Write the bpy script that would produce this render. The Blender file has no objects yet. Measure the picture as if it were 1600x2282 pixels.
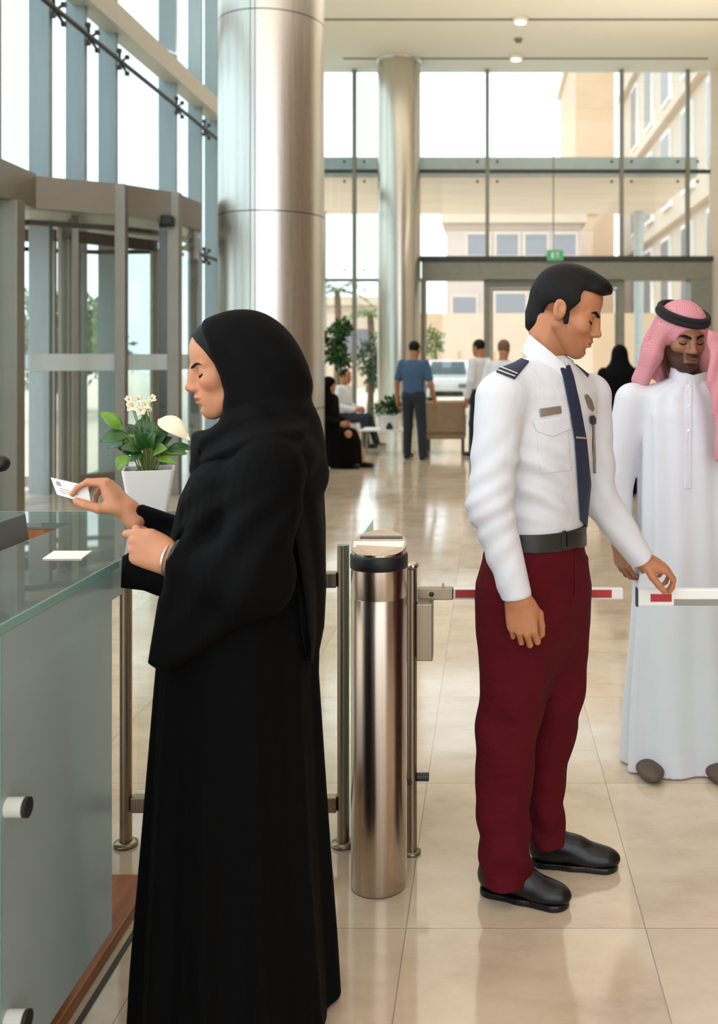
import bpy, math, random
import numpy as np
from mathutils import Vector, Matrix

random.seed(7)
rng = np.random.default_rng(7)
SC = bpy.context.scene
COL = SC.collection

# ------------------------------------------------------------------ camera, sky, sun, lamps, exposure
FPX, CX, CY, EYE = 2200.0, 1090.0, 797.0, 1.526
cam_data = bpy.data.cameras.new('camera')
cam = bpy.data.objects.new('camera', cam_data)
COL.objects.link(cam)
cam.location = (0, 0, EYE)
cam.rotation_euler = (math.radians(90), 0, 0)
cam_data.sensor_width = 36.0
cam_data.lens = FPX / 2282.0 * 36.0
cam_data.shift_x = -(CX - 800) / 2282.0
cam_data.shift_y = -(1141 - CY) / 2282.0
cam_data.clip_start = 0.05
cam_data.clip_end = 400
cam_data.dof.use_dof = True
cam_data.dof.focus_distance = 2.75
cam_data.dof.aperture_fstop = 3.6
SC.camera = cam

world = bpy.data.worlds.new('sky')
SC.world = world
world.use_nodes = True
_n = world.node_tree.nodes
_bg = _n.get('Background') or _n.new('ShaderNodeBackground')
_bg.inputs['Color'].default_value = (0.86, 0.94, 1.0, 1)
_bg.inputs['Strength'].default_value = 3.0

sun_d = bpy.data.lights.new('sun', 'SUN')
sun_d.energy = 2.4
sun_d.color = (1.0, 0.95, 0.88)
sun_d.angle = math.radians(1.0)
sun = bpy.data.objects.new('sun', sun_d)
COL.objects.link(sun)
sun.rotation_euler = Vector((0.10, 0.62, -1.0)).to_track_quat('-Z', 'Y').to_euler()
sun.location = (0, -10, 30)


def area(name, loc, sx, sy, energy, color, aim=(0, 0, -1)):
    d = bpy.data.lights.new(name, 'AREA')
    d.shape = 'RECTANGLE'
    d.size, d.size_y = sx, sy
    d.energy = energy
    d.color = color
    o = bpy.data.objects.new(name, d)
    COL.objects.link(o)
    o.location = loc
    o.rotation_euler = Vector(aim).to_track_quat('-Z', 'Y').to_euler()
    return o


area('overhead_fill', (0.6, 8.0, 8.9), 10.5, 26.0, 720, (1.0, 0.95, 0.88))  # added overhead fill lamp for the interior, not a real fitting
area('front_fill', (1.0, -6.8, 4.5), 10.0, 8.0, 130, (0.95, 0.97, 1.0), (0, 1, -0.05))  # added fill lamp behind the camera, standing in for daylight

area('ceiling_wash_fill', (-4.75, 15.5, 6.2), 0.35, 19.0, 420, (1.0, 0.95, 0.86), (0.35, 0, 1))  # lamp added to brighten the ceiling; the hall has no cove
area('ceiling_wash_fill', (5.9, 20.0, 6.2), 0.35, 11.0, 200, (1.0, 0.94, 0.84), (-0.35, 0, 1))  # same added ceiling brightener along the right side

SC.view_settings.view_transform = 'Standard'
SC.view_settings.look = 'None'
SC.view_settings.gamma = 1.0
SC.view_settings.exposure = -0.32
SC.view_settings.use_curve_mapping = False
SC.cycles.use_denoising = True
SC.cycles.transparent_max_bounces = 32
SC.cycles.max_bounces = 10
SC.cycles.sample_clamp_indirect = 6.0
SC.cycles.caustics_reflective = False
SC.cycles.caustics_refractive = False


# ------------------------------------------------------------------ helpers
def W(px, py, d):
    return np.array([(px - CX) * d / FPX, d, EYE - (py - CY) * d / FPX])


def lin(c):
    c = np.array(c, float) / 255.0
    return tuple(np.where(c <= 0.04045, c / 12.92, ((c + 0.055) / 1.055) ** 2.4))


def unit(v):
    v = np.array(v, float)
    return v / np.linalg.norm(v)


ORIGIN = {}


def thing(name, label, cat, loc=(0, 0, 0), group=None):
    o = bpy.data.objects.new(name, None)
    o.empty_display_size = 0.1
    COL.objects.link(o)
    o.location = tuple(float(v) for v in loc)
    ORIGIN[o.name] = np.array(loc, float)
    if label:
        o['label'] = label
    if cat:
        o['category'] = cat
    if group:
        o['group'] = group
    return o


def tag(o, label=None, cat=None, group=None, kind=None):
    for k, v in (('label', label), ('category', cat), ('group', group), ('kind', kind)):
        if v:
            o[k] = v
    return o


def link_mesh(name, me, mat, parent=None, loc=None, smooth=False):
    """vertices in world space; rebased to the root's origin"""
    o = bpy.data.objects.new(name, me)
    COL.objects.link(o)
    if mat:
        me.materials.append(mat)
    if parent is not None:
        base = ORIGIN[parent.name]
        o.parent = parent
    else:
        base = np.array(loc, float) if loc is not None else np.zeros(3)
        o.location = tuple(base)
    ORIGIN[o.name] = base
    n = len(me.vertices)
    co = np.empty(n * 3, np.float32)
    me.vertices.foreach_get('co', co)
    co = co.reshape(-1, 3) - base.astype(np.float32)
    me.vertices.foreach_set('co', np.ascontiguousarray(co.ravel()))
    if smooth:
        me.polygons.foreach_set('use_smooth', np.ones(len(me.polygons), bool))
    me.update()
    return o


class MB:
    """collects shapes, builds one mesh object"""

    def __init__(s):
        s.v, s.f, s.sm = [], [], []

    def add(s, vs, fs, smooth=False):
        b = len(s.v)
        s.v += [tuple(float(c) for c in p) for p in vs]
        s.f += [tuple(b + i for i in f) for f in fs]
        s.sm += [smooth] * len(fs)
        return s

    def box(s, lo, hi, R=None, o=(0, 0, 0)):
        vs = [np.array((x, y, z), float) for x in (lo[0], hi[0]) for y in (lo[1], hi[1]) for z in (lo[2], hi[2])]
        if R is not None:
            vs = [np.array(o) + R @ v for v in vs]
        else:
            vs = [v + np.array(o) for v in vs]
        return s.add(vs, [(0, 1, 3, 2), (4, 6, 7, 5), (0, 4, 5, 1), (2, 3, 7, 6), (0, 2, 6, 4), (1, 5, 7, 3)])

    def bar(s, a, b, w, h, up=(0, 0, 1)):
        """rectangular bar from a to b, w across, h along up"""
        a, b = np.array(a, float), np.array(b, float)
        x = unit(b - a)
        y = np.cross(np.array(up, float), x)
        y = unit(y) if np.linalg.norm(y) > 1e-6 else np.array([0, 1.0, 0])
        z = np.cross(x, y)
        R = np.stack([x, y, z], 1)
        return s.box((0, -w / 2, -h / 2), (np.linalg.norm(b - a), w / 2, h / 2), R, a)

    def tube(s, pts, r, n=16, caps=True):
        pts = [np.array(p, float) for p in pts]
        rs = r if isinstance(r, (list, tuple)) else [r] * len(pts)
        vs, fs = [], []
        prev = None
        for i, p in enumerate(pts):
            t = unit((pts[min(i + 1, len(pts) - 1)] - pts[max(i - 1, 0)]))
            if prev is None:
                a = np.cross(t, (0, 0, 1.0))
                if np.linalg.norm(a) < 1e-3:
                    a = np.array((1.0, 0, 0))
            else:
                a = prev - t * np.dot(prev, t)
            a = unit(a)
            prev = a
            b = np.cross(t, a)
            for k in range(n):
                th = 2 * math.pi * k / n
                vs.append(p + rs[i] * (math.cos(th) * a + math.sin(th) * b))
        for i in range(len(pts) - 1):
            for k in range(n):
                k2 = (k + 1) % n
                fs.append((i * n + k, i * n + k2, (i + 1) * n + k2, (i + 1) * n + k))
        s.add(vs, fs, True)
        if caps:
            s.add([vs[k] for k in range(n)], [tuple(range(n))[::-1]])
            s.add([vs[(len(pts) - 1) * n + k] for k in range(n)], [tuple(range(n))])
        return s

    def lathe(s, c, prof, n=48, smooth=True):
        """prof: list of (r, z) about a vertical axis through c"""
        vs, fs = [], []
        for r, z in prof:
            for k in range(n):
                th = 2 * math.pi * k / n
                vs.append((c[0] + r * math.cos(th), c[1] + r * math.sin(th), c[2] + z))
        for i in range(len(prof) - 1):
            for k in range(n):
                k2 = (k + 1) % n
                fs.append((i * n + k, i * n + k2, (i + 1) * n + k2, (i + 1) * n + k))
        s.add(vs, fs, smooth)
        return s

    def cyl(s, c, r, z0, z1, n=48):
        s.lathe(c, [(r, z0), (r, z1)], n)
        for z, rev in ((z0, True), (z1, False)):
            ring = [(c[0] + r * math.cos(2 * math.pi * k / n), c[1] + r * math.sin(2 * math.pi * k / n), c[2] + z) for k in range(n)]
            s.add(ring, [tuple(range(n))[::-1] if rev else tuple(range(n))])
        return s

    def prism(s, poly, z0, z1):
        n = len(poly)
        vs = [(p[0], p[1], z0) for p in poly] + [(p[0], p[1], z1) for p in poly]
        fs = [tuple(range(n))[::-1], tuple(range(n, 2 * n))]
        fs += [(i, (i + 1) % n, n + (i + 1) % n, n + i) for i in range(n)]
        return s.add(vs, fs)

    def sphere(s, c, r, nu=20, nv=12):
        r = np.array(r, float) * np.ones(3)
        vs, fs = [], []
        for j in range(nv + 1):
            ph = math.pi * j / nv
            for i in range(nu):
                th = 2 * math.pi * i / nu
                vs.append((c[0] + r[0] * math.sin(ph) * math.cos(th), c[1] + r[1] * math.sin(ph) * math.sin(th), c[2] + r[2] * math.cos(ph)))
        for j in range(nv):
            for i in range(nu):
                i2 = (i + 1) % nu
                fs.append((j * nu + i, (j + 1) * nu + i, (j + 1) * nu + i2, j * nu + i2))
        return s.add(vs, fs, True)

    def torus(s, c, R, r, n=48, m=12, rot=None, sy=1.0):
        vs, fs = [], []
        for i in range(n):
            a = 2 * math.pi * i / n
            for j in range(m):
                b = 2 * math.pi * j / m
                p = np.array(((R + r * math.cos(b)) * math.cos(a), (R * sy + r * math.cos(b)) * math.sin(a), r * math.sin(b)))
                if rot is not None:
                    p = rot @ p
                vs.append(np.array(c) + p)
        for i in range(n):
            for j in range(m):
                fs.append((i * m + j, ((i + 1) % n) * m + j, ((i + 1) % n) * m + (j + 1) % m, i * m + (j + 1) % m))
        return s.add(vs, fs, True)

    def build(s, name, mat, parent=None, loc=None, bevel=0.0):
        me = bpy.data.meshes.new(name)
        me.from_pydata(s.v, [], s.f)
        me.polygons.foreach_set('use_smooth', np.array(s.sm, bool))
        o = link_mesh(name, me, mat, parent, loc)
        if bevel:
            m = o.modifiers.new('bevel', 'BEVEL')
            m.width = bevel
            m.segments = 2
            m.limit_method = 'ANGLE'
            m.angle_limit = math.radians(50)
        return o


def structure(o, label=None):
    o['kind'] = 'structure'
    if label:
        o['label'] = label
    return o


# ------------------------------------------------------------------ materials
def nodes_of(name):
    m = bpy.data.materials.new(name)
    m.use_nodes = True
    nt = m.node_tree
    b = nt.nodes.get('Principled BSDF')
    return m, nt, b


def coords(nt, scale=(1, 1, 1), src='Object'):
    tc = nt.nodes.new('ShaderNodeTexCoord')
    mp = nt.nodes.new('ShaderNodeMapping')
    mp.inputs['Scale'].default_value = scale
    nt.links.new(tc.outputs[src], mp.inputs['Vector'])
    return mp.outputs['Vector']


def noise(nt, vec, scale, detail=4.0, rough=0.55):
    n = nt.nodes.new('ShaderNodeTexNoise')
    n.inputs['Scale'].default_value = scale
    n.inputs['Detail'].default_value = detail
    n.inputs['Roughness'].default_value = rough
    nt.links.new(vec, n.inputs['Vector'])
    return n.outputs['Fac']


def ramp(nt, fac, stops):
    r = nt.nodes.new('ShaderNodeValToRGB')
    e = r.color_ramp.elements
    e[0].position, e[0].color = stops[0][0], (*stops[0][1], 1)
    e[1].position, e[1].color = stops[-1][0], (*stops[-1][1], 1)
    for p, c in stops[1:-1]:
        x = e.new(p)
        x.color = (*c, 1)
    nt.links.new(fac, r.inputs['Fac'])
    return r.outputs['Color']


def mat(name, col, rough=0.5, metal=0.0, spec=0.5, vary=0.06, vscale=6.0, stretch=(1, 1, 1), bump=0.0, bscale=60.0,
        bstretch=(1, 1, 1), bdist=0.002, sheen=0.0, coat=0.0, attr=None, sss=0.0, emit=None, estr=0.0, aniso=0.0):
    m, nt, b = nodes_of(name)
    c = np.array(lin(col))
    b.inputs['Roughness'].default_value = rough
    b.inputs['Metallic'].default_value = metal
    b.inputs['Specular IOR Level'].default_value = spec
    f = noise(nt, coords(nt, stretch), vscale)
    out = ramp(nt, f, [(0.3, tuple(c * (1 - vary))), (0.7, tuple(np.minimum(c * (1 + vary), 1)))])
    if attr:
        a = nt.nodes.new('ShaderNodeAttribute')
        a.attribute_name = attr
        mx = nt.nodes.new('ShaderNodeMix')
        mx.data_type = 'RGBA'
        mx.blend_type = 'MULTIPLY'
        mx.inputs['Factor'].default_value = 1.0
        nt.links.new(out, mx.inputs[6])
        nt.links.new(a.outputs['Color'], mx.inputs[7])
        out = mx.outputs[2]
    nt.links.new(out, b.inputs['Base Color'])
    if bump:
        bn = nt.nodes.new('ShaderNodeBump')
        bn.inputs['Strength'].default_value = bump
        bn.inputs['Distance'].default_value = bdist
        nt.links.new(noise(nt, coords(nt, bstretch), bscale, 3.0), bn.inputs['Height'])
        nt.links.new(bn.outputs['Normal'], b.inputs['Normal'])
    if sheen:
        b.inputs['Sheen Weight'].default_value = sheen
        b.inputs['Sheen Roughness'].default_value = 0.5
    if coat:
        b.inputs['Coat Weight'].default_value = coat
        b.inputs['Coat Roughness'].default_value = 0.08
    if sss:
        b.inputs['Subsurface Weight'].default_value = sss
        b.inputs['Subsurface Radius'].default_value = (0.012, 0.005, 0.003)
        b.inputs['Subsurface Scale'].default_value = 0.6
    if aniso:
        b.inputs['Anisotropic'].default_value = aniso
    if emit is not None:
        b.inputs['Emission Color'].default_value = (*lin(emit), 1)
        b.inputs['Emission Strength'].default_value = estr
    return m


def glass(name, tint=(235, 245, 243), refl=1.0, body=None, bodyfac=0.0, rough=0.0, ior=1.5):
    """clear pane: light goes through, surface reflects by angle; body = share of milky scatter"""
    m = bpy.data.materials.new(name)
    m.use_nodes = True
    nt = m.node_tree
    nt.nodes.clear()
    out = nt.nodes.new('ShaderNodeOutputMaterial')
    tr = nt.nodes.new('ShaderNodeBsdfTransparent')
    tr.inputs['Color'].default_value = (*lin(tint), 1)
    gl = nt.nodes.new('ShaderNodeBsdfGlossy')
    gl.inputs['Roughness'].default_value = rough
    gl.inputs['Color'].default_value = (refl, refl, refl, 1)
    lw = nt.nodes.new('ShaderNodeLayerWeight')
    lw.inputs['Blend'].default_value = 0.5
    pw = nt.nodes.new('ShaderNodeMath')
    pw.operation = 'POWER'
    nt.links.new(lw.outputs['Facing'], pw.inputs[0])
    pw.inputs[1].default_value = 5.0
    r0 = ((ior - 1) / (ior + 1)) ** 2
    fr = nt.nodes.new('ShaderNodeMath')
    fr.operation = 'MULTIPLY_ADD'
    nt.links.new(pw.outputs[0], fr.inputs[0])
    fr.inputs[1].default_value = (1 - r0) * 0.7
    fr.inputs[2].default_value = r0
    base = tr.outputs[0]
    if body is not None:
        df = nt.nodes.new('ShaderNodeBsdfDiffuse')
        f = noise(nt, coords(nt), 3.0)
        c = np.array(lin(body))
        nt.links.new(ramp(nt, f, [(0.3, tuple(c * 0.96)), (0.7, tuple(c * 1.04))]), df.inputs['Color'])
        tl = nt.nodes.new('ShaderNodeBsdfTranslucent')
        tl.inputs['Color'].default_value = (*lin(body), 1)
        a = nt.nodes.new('ShaderNodeMixShader')
        a.inputs[0].default_value = 0.4
        nt.links.new(df.outputs[0], a.inputs[1])
        nt.links.new(tl.outputs[0], a.inputs[2])
        mb = nt.nodes.new('ShaderNodeMixShader')
        mb.inputs[0].default_value = bodyfac
        nt.links.new(base, mb.inputs[1])
        nt.links.new(a.outputs[0], mb.inputs[2])
        base = mb.outputs[0]
    mx = nt.nodes.new('ShaderNodeMixShader')
    nt.links.new(fr.outputs[0], mx.inputs[0])
    nt.links.new(base, mx.inputs[1])
    nt.links.new(gl.outputs[0], mx.inputs[2])
    nt.links.new(mx.outputs[0], out.inputs['Surface'])
    return m


def floor_mat():
    m, nt, b = nodes_of('polished_stone_tiles')
    N, L = nt.nodes, nt.links
    geo = N.new('ShaderNodeNewGeometry')
    sep = N.new('ShaderNodeSeparateXYZ')
    L.new(geo.outputs['Position'], sep.inputs[0])

    def mth(op, a, bb=None):
        n = N.new('ShaderNodeMath')
        n.operation = op
        for i, v in enumerate((a, bb)):
            if v is None:
                continue
            if isinstance(v, (int, float)):
                n.inputs[i].default_value = v
            else:
                L.new(v, n.inputs[i])
        return n.outputs[0]

    def axis(sock, off, size):
        u = mth('DIVIDE', mth('SUBTRACT', sock, off), size)
        fl = mth('FLOOR', u)
        fr = mth('SUBTRACT', u, fl)
        edge = mth('MULTIPLY', mth('MINIMUM', fr, mth('SUBTRACT', 1.0, fr)), size)
        return fl, edge
    ix, ex = axis(sep.outputs['X'], -0.222, 0.64)
    iy, ey = axis(sep.outputs['Y'], 2.64, 0.9)
    joint = mth('LESS_THAN', mth('MINIMUM', ex, ey), 0.0016)
    cb = N.new('ShaderNodeCombineXYZ')
    L.new(ix, cb.inputs[0])
    L.new(iy, cb.inputs[1])
    wn = N.new('ShaderNodeTexWhiteNoise')
    wn.noise_dimensions = '2D'
    L.new(cb.outputs[0], wn.inputs['Vector'])
    mp = N.new('ShaderNodeMapping')
    mp.inputs['Rotation'].default_value = (0, 0, 0.5)
    mp.inputs['Scale'].default_value = (1.0, 1.7, 1)
    add = N.new('ShaderNodeVectorMath')
    add.operation = 'ADD'
    L.new(geo.outputs['Position'], add.inputs[0])
    sc = N.new('ShaderNodeVectorMath')
    sc.operation = 'SCALE'
    sc.inputs['Scale'].default_value = 7.0
    L.new(wn.outputs['Color'], sc.inputs[0])
    L.new(sc.outputs[0], add.inputs[1])
    L.new(add.outputs[0], mp.inputs['Vector'])
    n1 = noise(nt, mp.outputs[0], 2.2, 9.0, 0.68)
    c1 = ramp(nt, n1, [(0.28, lin((190, 168, 145))), (0.5, lin((214, 194, 170))), (0.72, lin((226, 209, 187)))])
    mx = N.new('ShaderNodeMix')
    mx.data_type = 'RGBA'
    mx.blend_type = 'MULTIPLY'
    tone = ramp(nt, wn.outputs['Value'], [(0.0, (0.90, 0.89, 0.88)), (1.0, (1, 1, 1))])
    mx.inputs['Factor'].default_value = 1.0
    L.new(c1, mx.inputs[6])
    L.new(tone, mx.inputs[7])
    mj = N.new('ShaderNodeMix')
    mj.data_type = 'RGBA'
    L.new(joint, mj.inputs['Factor'])
    L.new(mx.outputs[2], mj.inputs[6])
    mj.inputs[7].default_value = (*lin((160, 144, 126)), 1)
    L.new(mj.outputs[2], b.inputs['Base Color'])
    n2 = noise(nt, coords(nt), 5.0, 6.0)
    L.new(ramp(nt, n2, [(0.3, (0.07,) * 3), (0.7, (0.14,) * 3)]), b.inputs['Roughness'])
    b.inputs['Specular IOR Level'].default_value = 0.75
    return m


def steel(name, col, rough=0.28, vertical=True, seam=None):
    m, nt, b = nodes_of(name)
    st = (160, 160, 1.2) if vertical else (1.2, 160, 160)
    f = noise(nt, coords(nt, st), 1.0, 4.0)
    c = np.array(lin(col))
    nt.links.new(ramp(nt, f, [(0.3, tuple(c * 0.9)), (0.7, tuple(np.minimum(c * 1.1, 1)))]), b.inputs['Base Color'])
    nt.links.new(ramp(nt, f, [(0.3, (rough * 0.8,) * 3), (0.7, (rough * 1.25,) * 3)]), b.inputs['Roughness'])
    b.inputs['Metallic'].default_value = 1.0
    return m


def wood_mat(name, a, bcol, stretch=(1.5, 14, 14), rough=0.4):
    m, nt, b = nodes_of(name)
    f = noise(nt, coords(nt, stretch), 2.0, 8.0, 0.62)
    nt.links.new(ramp(nt, f, [(0.3, lin(a)), (0.7, lin(bcol))]), b.inputs['Base Color'])
    b.inputs['Roughness'].default_value = rough
    return m


def check_mat():
    """red and white checked headscarf cotton"""
    m, nt, b = nodes_of('checked_headscarf_cotton')
    v = coords(nt)
    ch = nt.nodes.new('ShaderNodeTexChecker')
    ch.inputs['Scale'].default_value = 330.0
    ch.inputs['Color1'].default_value = (*lin((216, 176, 180)), 1)
    ch.inputs['Color2'].default_value = (*lin((182, 84, 100)), 1)
    nt.links.new(v, ch.inputs['Vector'])
    mx = nt.nodes.new('ShaderNodeMix')
    mx.data_type = 'RGBA'
    nt.links.new(noise(nt, v, 22.0), mx.inputs['Factor'])
    nt.links.new(ch.outputs['Color'], mx.inputs[6])
    mx.inputs[7].default_value = (*lin((196, 124, 136)), 1)
    nt.links.new(mx.outputs[2], b.inputs['Base Color'])
    b.inputs['Roughness'].default_value = 0.9
    return m


MT = dict(
    floor=floor_mat(),
    ceiling=mat('warm_white_ceiling_paint', (238, 229, 212), 0.8, vary=0.015, vscale=1.0),
    wall=mat('cream_wall_paint', (226, 216, 200), 0.7, vary=0.02, vscale=1.0),
    reflect_brown=mat('brown_reflection_board', (120, 96, 74), 0.5, vary=0.12, vscale=1.5),  # for the unseen board that the steel reflects
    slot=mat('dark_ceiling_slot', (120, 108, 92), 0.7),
    colsteel=steel('column_steel_cladding', (212, 208, 202), 0.30),
    colsteel2=mat('satin_metal_column_paint', (196, 190, 178), 0.22, 0.9, vary=0.04, stretch=(1, 1, 0.2)),
    steel=steel('brushed_bollard_steel', (190, 176, 162), 0.24),
    postm=steel('bronze_tinted_steel', (150, 136, 118), 0.35),
    alum=mat('grey_blue_aluminium', (140, 152, 156), 0.45, 0.35, vary=0.04, stretch=(6, 6, 0.4)),
    bronze=mat('grey_bronze_aluminium', (140, 135, 126), 0.4, 0.45, vary=0.03),
    beam=mat('pale_painted_steel_beam', (190, 186, 176), 0.5, 0.1, vary=0.03),
    dark=mat('dark_grey_metal', (58, 58, 56), 0.45, 0.4),
    black=mat('black_rubber', (14, 14, 15), 0.5),
    frame=mat('olive_grey_frame', (132, 130, 118), 0.45, 0.3),
    glass=glass('clear_facade_glass', (240, 248, 248)),
    farglass=glass('clear_far_glass', (248, 251, 250)),
    doorglass=glass('green_tinted_door_glass', (247, 250, 249), ior=1.5),
    frost=glass('frosted_band', (240, 246, 248), body=(250, 252, 255), bodyfac=0.85, rough=0.4),
    topglass=glass('counter_top_glass', (206, 222, 216), body=(158, 166, 160), bodyfac=0.45, ior=1.95),
    edgeglass=glass('green_glass_edge', (180, 225, 216), body=(196, 232, 224), bodyfac=0.75),
    panelglass=glass('frosted_counter_glass', (200, 222, 224), body=(216, 232, 234), bodyfac=0.8, rough=0.12),
    gateglass=glass('clear_gate_glass', (250, 253, 252), ior=1.4),
    wood=wood_mat('orange_brown_wood', (120, 62, 26), (172, 100, 46), (14, 1.5, 14)),
    grey=mat('grey_plastic', (92, 96, 98), 0.5),
    cabinet=mat('grey_laminate', (196, 198, 194), 0.5),
    white=mat('white_plastic', (235, 235, 232), 0.35, vary=0.02),
    ceramic=mat('white_ceramic', (232, 230, 226), 0.3, vary=0.02),
    paper=mat('white_card', (240, 238, 230), 0.5, vary=0.02),
    ink=mat('grey_print', (150, 156, 160), 0.6),
    red=mat('red_reflective_tape', (176, 36, 36), 0.4),
    soil=mat('potting_soil', (62, 48, 32), 0.95, vary=0.3, vscale=80),
    leaf=mat('glossy_green_leaf', (36, 78, 26), 0.35, vary=0.35, vscale=14),
    leaf2=mat('pale_green_leaf', (100, 142, 46), 0.4, vary=0.25, vscale=14),
    leaf3=mat('olive_tree_foliage', (104, 128, 74), 0.6, vary=0.4, vscale=6),
    stem=mat('green_stem', (112, 128, 66), 0.5),
    petal=mat('cream_petal', (238, 230, 200), 0.5, vary=0.06, vscale=40),
    bark=mat('grey_brown_bark', (112, 92, 70), 0.9, vary=0.3, vscale=10, stretch=(6, 6, 1)),
    sofa=mat('tan_upholstery', (152, 126, 98), 0.8, vary=0.08, vscale=12, sheen=0.2),
    green=mat('green_sign_face', (70, 160, 110), 0.4, emit=(70, 170, 115), estr=0.25),
    sand=mat('sand_stone_cladding', (208, 180, 152), 0.85, vary=0.05, vscale=0.6),
    sand2=mat('pale_sand_render', (206, 190, 172), 0.85, vary=0.04, vscale=0.5),
    sand3=mat('pinkish_stone_cladding', (192, 174, 163), 0.85, vary=0.05, vscale=0.5),
    winglass=mat('dark_window_glass', (120, 120, 128), 0.3, vary=0.08),
    paving=mat('sunlit_pale_paving', (226, 214, 196), 0.85, vary=0.05, vscale=0.8),
    canopy=mat('grey_blue_canopy_fascia', (198, 210, 214), 0.5),
    soffit=mat('timber_canopy_soffit', (242, 228, 214), 0.7, vary=0.10, vscale=1.5, stretch=(0.3, 4, 1)),
    carpaint=mat('white_car_paint', (238, 240, 242), 0.25, coat=0.6),
    carglass=mat('tinted_car_glass', (70, 84, 92), 0.1),
    lamp=mat('lamp_lens', (255, 240, 214), 0.4, emit=(255, 236, 205), estr=4.0),
)

# ------------------------------------------------------------------ the setting
DF = 25.9          # glazed end wall
XL = -5.0          # glazed side wall
XR = 6.2           # solid side wall
ZC = 9.06          # ceiling

structure(MB().box((-5.3, -7, -0.2), (XR + 0.2, DF + 0.15, 0)).build('floor', MT['floor']))
ce = structure(MB().box((-5.4, -7, ZC), (XR + 0.2, DF + 0.2, ZC + 0.3)).build('ceiling', MT['ceiling']))
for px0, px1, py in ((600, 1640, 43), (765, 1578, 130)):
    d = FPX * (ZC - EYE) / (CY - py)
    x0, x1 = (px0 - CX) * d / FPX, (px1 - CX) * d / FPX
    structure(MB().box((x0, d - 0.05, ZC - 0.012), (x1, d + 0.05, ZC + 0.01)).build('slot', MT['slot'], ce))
structure(MB().box((XR, -7, 0), (XR + 0.2, DF + 0.2, ZC)).build('wall_right', MT['wall']))
structure(MB().box((XR - 0.02, -7, 0), (XR, 15.0, ZC - 0.02)).build('trim_reflection_board', MT['reflect_brown']))  # unseen, added so the steel reflects brown and the bounce light drops
structure(MB().box((5.79, DF - 0.12, 0), (XR, DF + 0.12, ZC)).build('wall_far', MT['wall']))
structure(MB().box((-5.35, DF - 0.12, 0), (-4.95, DF + 0.12, ZC)).build('trim_corner_post', MT['alum']))

# glazed end wall: mullions, transoms, panes
FX = [-4.95, -3.53, -0.047, 3.47, 5.2, 5.79]
tn = 1


def trim(mb, mat_, kids=()):
    global tn
    o = structure(mb.build('trim_%d' % tn, mat_))
    tn += 1
    return o


def bolts(parent, x, z, y, sx=0.26, r=0.035):
    for a in (-1, 1):
        for b in (-1, 1):
            p = np.array((x + a * sx, y, z + b * sx))
            MB().tube([p, p + (0, -0.05, 0)], r, 10).build('glass_fitting', MT['dark'], parent)


far_m = {}
for i, x in enumerate(FX[1:5]):
    z0 = 0.0 if i == 0 else 4.14
    far_m[x] = trim(MB().box((x - 0.05, DF - 0.1, z0), (x + 0.05, DF + 0.06, ZC)), MT['frame'])
trim(MB().box((1.67, DF - 0.04, 4.14), (1.70, DF + 0.03, 7.0)), MT['frame'])
trim(MB().box((FX[0], DF - 0.08, 6.36), (FX[-1], DF + 0.05, 6.45)), MT['dark'])
trim(MB().box((FX[0], DF - 0.08, 3.52), (-1.75, DF + 0.05, 3.60)), MT['frame'])
for x in (-3.53, -0.047, 3.47, 5.2):
    bolts(far_m[x], x, 6.40, DF - 0.02)
bolts(far_m[-3.53], -3.53, 3.56, DF - 0.02)
wn_ = 1


def pane(lo, hi, m='farglass'):
    global wn_
    o = structure(MB().box(lo, hi).build('window_%d' % wn_, MT[m]))
    wn_ += 1
    return o


for a, b in zip(FX[:-1], FX[1:]):
    pane((a + 0.05, DF - 0.01, 6.46), (b - 0.05, DF + 0.01, ZC))
    if a < -4:
        pane((a + 0.05, DF - 0.01, 3.61), (b - 0.05, DF + 0.01, 6.35))
        pane((a + 0.05, DF - 0.01, 0.0), (b - 0.05, DF + 0.01, 3.51))
    elif a < -3:
        pane((a + 0.05, DF - 0.01, 3.61), (b - 0.05, DF + 0.01, 6.35))
        pane((a + 0.05, DF - 0.01, 0.0), (-1.78, DF + 0.01, 3.51))
    else:
        pane((a + 0.05, DF - 0.01, 4.16), (b - 0.05, DF + 0.01, 6.35))

# entrance portal in the end wall
d2 = thing('door_2', None, None, (2.0, DF, 0))
structure(d2)
MB().box((-1.75, DF - 0.35, 3.55), (5.77, DF + 0.35, 4.02)).build('header', MT['frame'], d2, bevel=0.01)
MB().box((-1.78, DF - 0.42, 4.02), (5.80, DF + 0.42, 4.15)).build('header_cap', MT['dark'], d2, bevel=0.01)
MB().box((5.22, DF - 0.35, 0), (5.77, DF + 0.35, 3.55)).build('jamb', MT['frame'], d2, bevel=0.01)
MB().box((-1.77, DF - 0.35, 0), (-1.66, DF + 0.35, 3.55)).build('jamb', MT['frame'], d2, bevel=0.01)
for xa, xb in ((-1.66, -0.12), (3.52, 5.22)):
    MB().box((xa, DF - 0.01, 0), (xb, DF + 0.01, 3.55)).build('side_pane', MT['farglass'], d2)
for x in (-0.05, 3.45):
    MB().box((x - 0.09, DF - 0.1, 0), (x + 0.09, DF + 0.1, 3.55)).build('door_post', MT['frame'], d2)
MB().box((0.04, DF - 0.1, 3.36), (3.36, DF + 0.1, 3.55)).build('door_head', MT['frame'], d2)
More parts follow.
